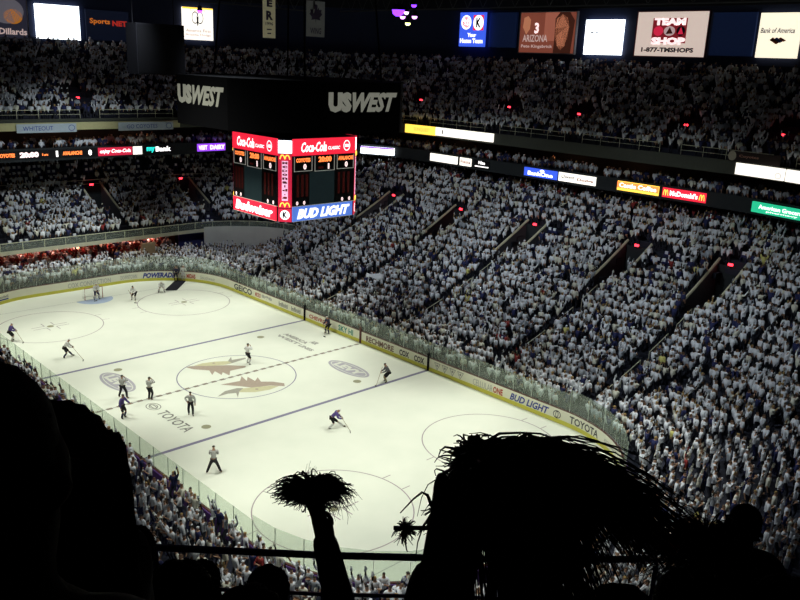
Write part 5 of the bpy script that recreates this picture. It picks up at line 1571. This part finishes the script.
def pompom(P, strands, label, handle_dir, seed=1, hr=0.013):
    """strands: list of polylines in world space"""
    g = empty('pompom', P)
    b = Vector(P)
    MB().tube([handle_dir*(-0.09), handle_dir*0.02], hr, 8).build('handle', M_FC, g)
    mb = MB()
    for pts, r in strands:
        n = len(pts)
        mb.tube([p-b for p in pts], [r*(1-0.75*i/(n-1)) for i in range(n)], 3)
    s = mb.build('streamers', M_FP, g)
    s['kind'] = 'stuff'
    tag(g, label, 'pompom')
    return g
def spray(center, axes, n, seed, L=(0.1, 0.2), bias=Vector((0, 0, 0)), droop=0.5, r=0.0022, k=6):
    rnd = random.Random(seed); out = []
    for i in range(n):
        d = Vector((rnd.gauss(0, 1), rnd.gauss(0, 1), rnd.gauss(0, 1))).normalized()
        d = (axes[0]*d.x+axes[1]*d.y+axes[2]*d.z)+bias*rnd.uniform(0.4, 1)
        l = rnd.uniform(*L)
        curl = Vector((rnd.gauss(0, 1), rnd.gauss(0, 1), rnd.gauss(0, 1)))*0.12
        pts = []
        for q in range(k):
            t = q/(k-1)
            pts.append(center+d*l*t+curl*l*math.sin(t*3)+Vector((0, 0, -droop*l*t*t)))
        out.append((pts, r*rnd.uniform(0.6, 1.5)))
    return out
H_ = lambda v: Vector((v.x, v.y, 0)).normalized()
# small pompom held up left of centre
g, hp, t = place_arm((322, 530), (342, 612), 3.0, 'person raising a forearm straight up with a shaggy pompom', r0=0.036, r1=0.052)
C1 = at(311, 487, 3.0)
st = spray(C1, (CR*1.15, CU*0.45, CF*0.8), 1400, 31, (0.05, 0.15), Vector((0, 0, 0)), 0.15, 0.0045)
st += spray(C1+CR*0.03+CU*0.01, (CR*0.5, CU*0.5, CF*0.5), 300, 32, (0.1, 0.17), CR*0.5+CU*0.1, 0.55, 0.0022)
st += spray(C1, (CR*0.25, CU*0.2, CF*0.2), 10, 33, (0.09, 0.125), CU*1.0+CR*0.15, 0.0, 0.0016)
pompom(C1, st, 'dark shaggy pompom held up over the near goal circle', t)
# giant pompom at the centre right
g, hp, t = place_arm((447, 556), (428, 660), 1.35, 'person holding the giant pompom, thick dark sleeve rising at bottom centre', r0=0.045, r1=0.058)
C2 = at(478, 462, 1.4)
rnd = random.Random(5); st = []
for i in range(2700):
    # streamers start in the hand, rise over the top and fall away to the right
    a = rnd.uniform(0, 1); reach = rnd.uniform(0.03, 0.37)*(0.35+0.65*rnd.random()**0.5)
    fall = rnd.uniform(0.05, 0.30) if i % 2 else rnd.uniform(0.2, 0.66)
    top = 0.045*math.sin(PI*min(1, a+0.2))+rnd.gauss(0, 0.008)
    dpt = rnd.gauss(0, 0.05)
    if reach > 0.2: fall = min(fall, 0.12+0.1*rnd.random())
    s0 = C2+CR*rnd.uniform(-0.035, 0.05)+CU*rnd.uniform(-0.03, 0.015)+CF*rnd.gauss(0, 0.03)
    pts = []
    for q in range(8):
        u = q/7
        pts.append(s0+CR*(reach*u)+CU*(0.035*math.sin(u*2.2)*(1+top*5)-fall*u*u*(0.55+reach*1.2))+CF*(dpt*u)+Vector((rnd.gauss(0, 0.003), rnd.gauss(0, 0.003), rnd.gauss(0, 0.003))))
    st.append((pts, rnd.uniform(0.0015, 0.0042)))
st += spray(C2, (CR*0.8, CU*0.7, CF*0.7), 500, 41, (0.05, 0.10), Vector((0, 0, 0)), 0.2, 0.003)
st += spray(C2-CR*0.02-CU*0.04, (CR*0.45, CU*0.6, CF*0.4), 300, 42, (0.06, 0.13), -CR*0.35-CU*0.5, 0.2, 0.003)
# a looping streamer at the left and one on top
def loop(pix, d, r):
    return ([at(x, y, d) for x, y in pix], r)
st.append(loop([(440, 520), (432, 505), (428, 495), (422, 492), (413, 499), (400, 513)], 1.38, 0.005))
st.append(loop([(500, 450), (515, 442), (527, 434), (533, 441), (545, 450), (556, 462), (567, 474)], 1.38, 0.005))
st.append(loop([(527, 434), (540, 440), (552, 452), (562, 466)], 1.37, 0.003))
pompom(C2, st, 'giant dark pompom with long streamers drooping to the right', t)
C4 = at(405, 528, 1.42)
pompom(C4, spray(C4, (CR*0.6, CU*0.7, CF*0.6), 90, 55, (0.015, 0.045), Vector((0, 0, 0)), 0.2, 0.002), 'little spiky dark tuft just left of the thick sleeve', -CR, 1, 0.004)
# third pompom low at the right with an arm behind it
g, hp, t = place_arm((728, 562), (742, 640), 2.6, 'person at the lower right holding up a ragged dark pompom', r0=0.04, r1=0.055)
C3 = at(705, 535, 2.6)
st = spray(C3, (CR*1.2, CU*0.75, CF*0.8), 900, 61, (0.07, 0.19), -CR*0.12-CU*0.2, 0.4, 0.003)
pompom(C3, st, 'ragged dark pompom at the lower right below the crowd', t)
# rolled paper catching the light
a, b = at(640, 524, 1.7), at(674, 547, 1.7)
pg = empty('rolled_paper', a)
MB().tube([Vector((0, 0, 0)), (b-a)*0.6, b-a], [0.008, 0.018, 0.012], 10).build('sheet', mat('pale_paper', (0.55, 0.5, 0.38), 0.7, emit=0.0), pg)
MB().tube([(b-a)*0.66, (b-a)*1.04-Vector((0, 0, 0.004))], [0.019, 0.016], 10).build('red_end', mat('red_paper', (0.6, 0.08, 0.08), 0.7), pg)
tag(pg, 'pale rolled paper with red end glowing between the two right pompoms', 'paper')
# guard rail at the front of the near deck
RR = 41.27
pts = [(RR*math.cos(rad(a)), -16.5+RR*math.sin(rad(a))) for a in np.arange(206, 232, 2.3)]
railing(pts, znd(2.2), 1.17, 'dark violet guard railing in front of the camera side spectators', mids=(0.62,), m=mat('dark_violet_rail', (0.10, 0.06, 0.30), 0.4), r=0.035)
# seats in the dark near rows
k = 0
for e in (5.8, 6.65, 7.5, 8.35):
    for a in np.arange(214, 240, 0.68):
        x, y = (39.3+e)*math.cos(rad(a)), -16.5+(39.3+e)*math.sin(rad(a))
        if math.hypot(x-CP.x, y-CP.y) < 2.2: continue
        px, py, dz = project((x, y, znd(e)+0.8))
        if not (-20 < px < 820 and py < 640): continue
        o = bpy.data.objects.new('folding_seat', SM); COL.objects.link(o)
        o.location = (x, y, deck_floor(x, y)); o.rotation_euler = (0, 0, math.atan2(-16.5-y, -x)-PI/2)
        tag(o, 'unlit folding seat in the dark rows nearest the camera', 'seat', 'seats of the near deck')
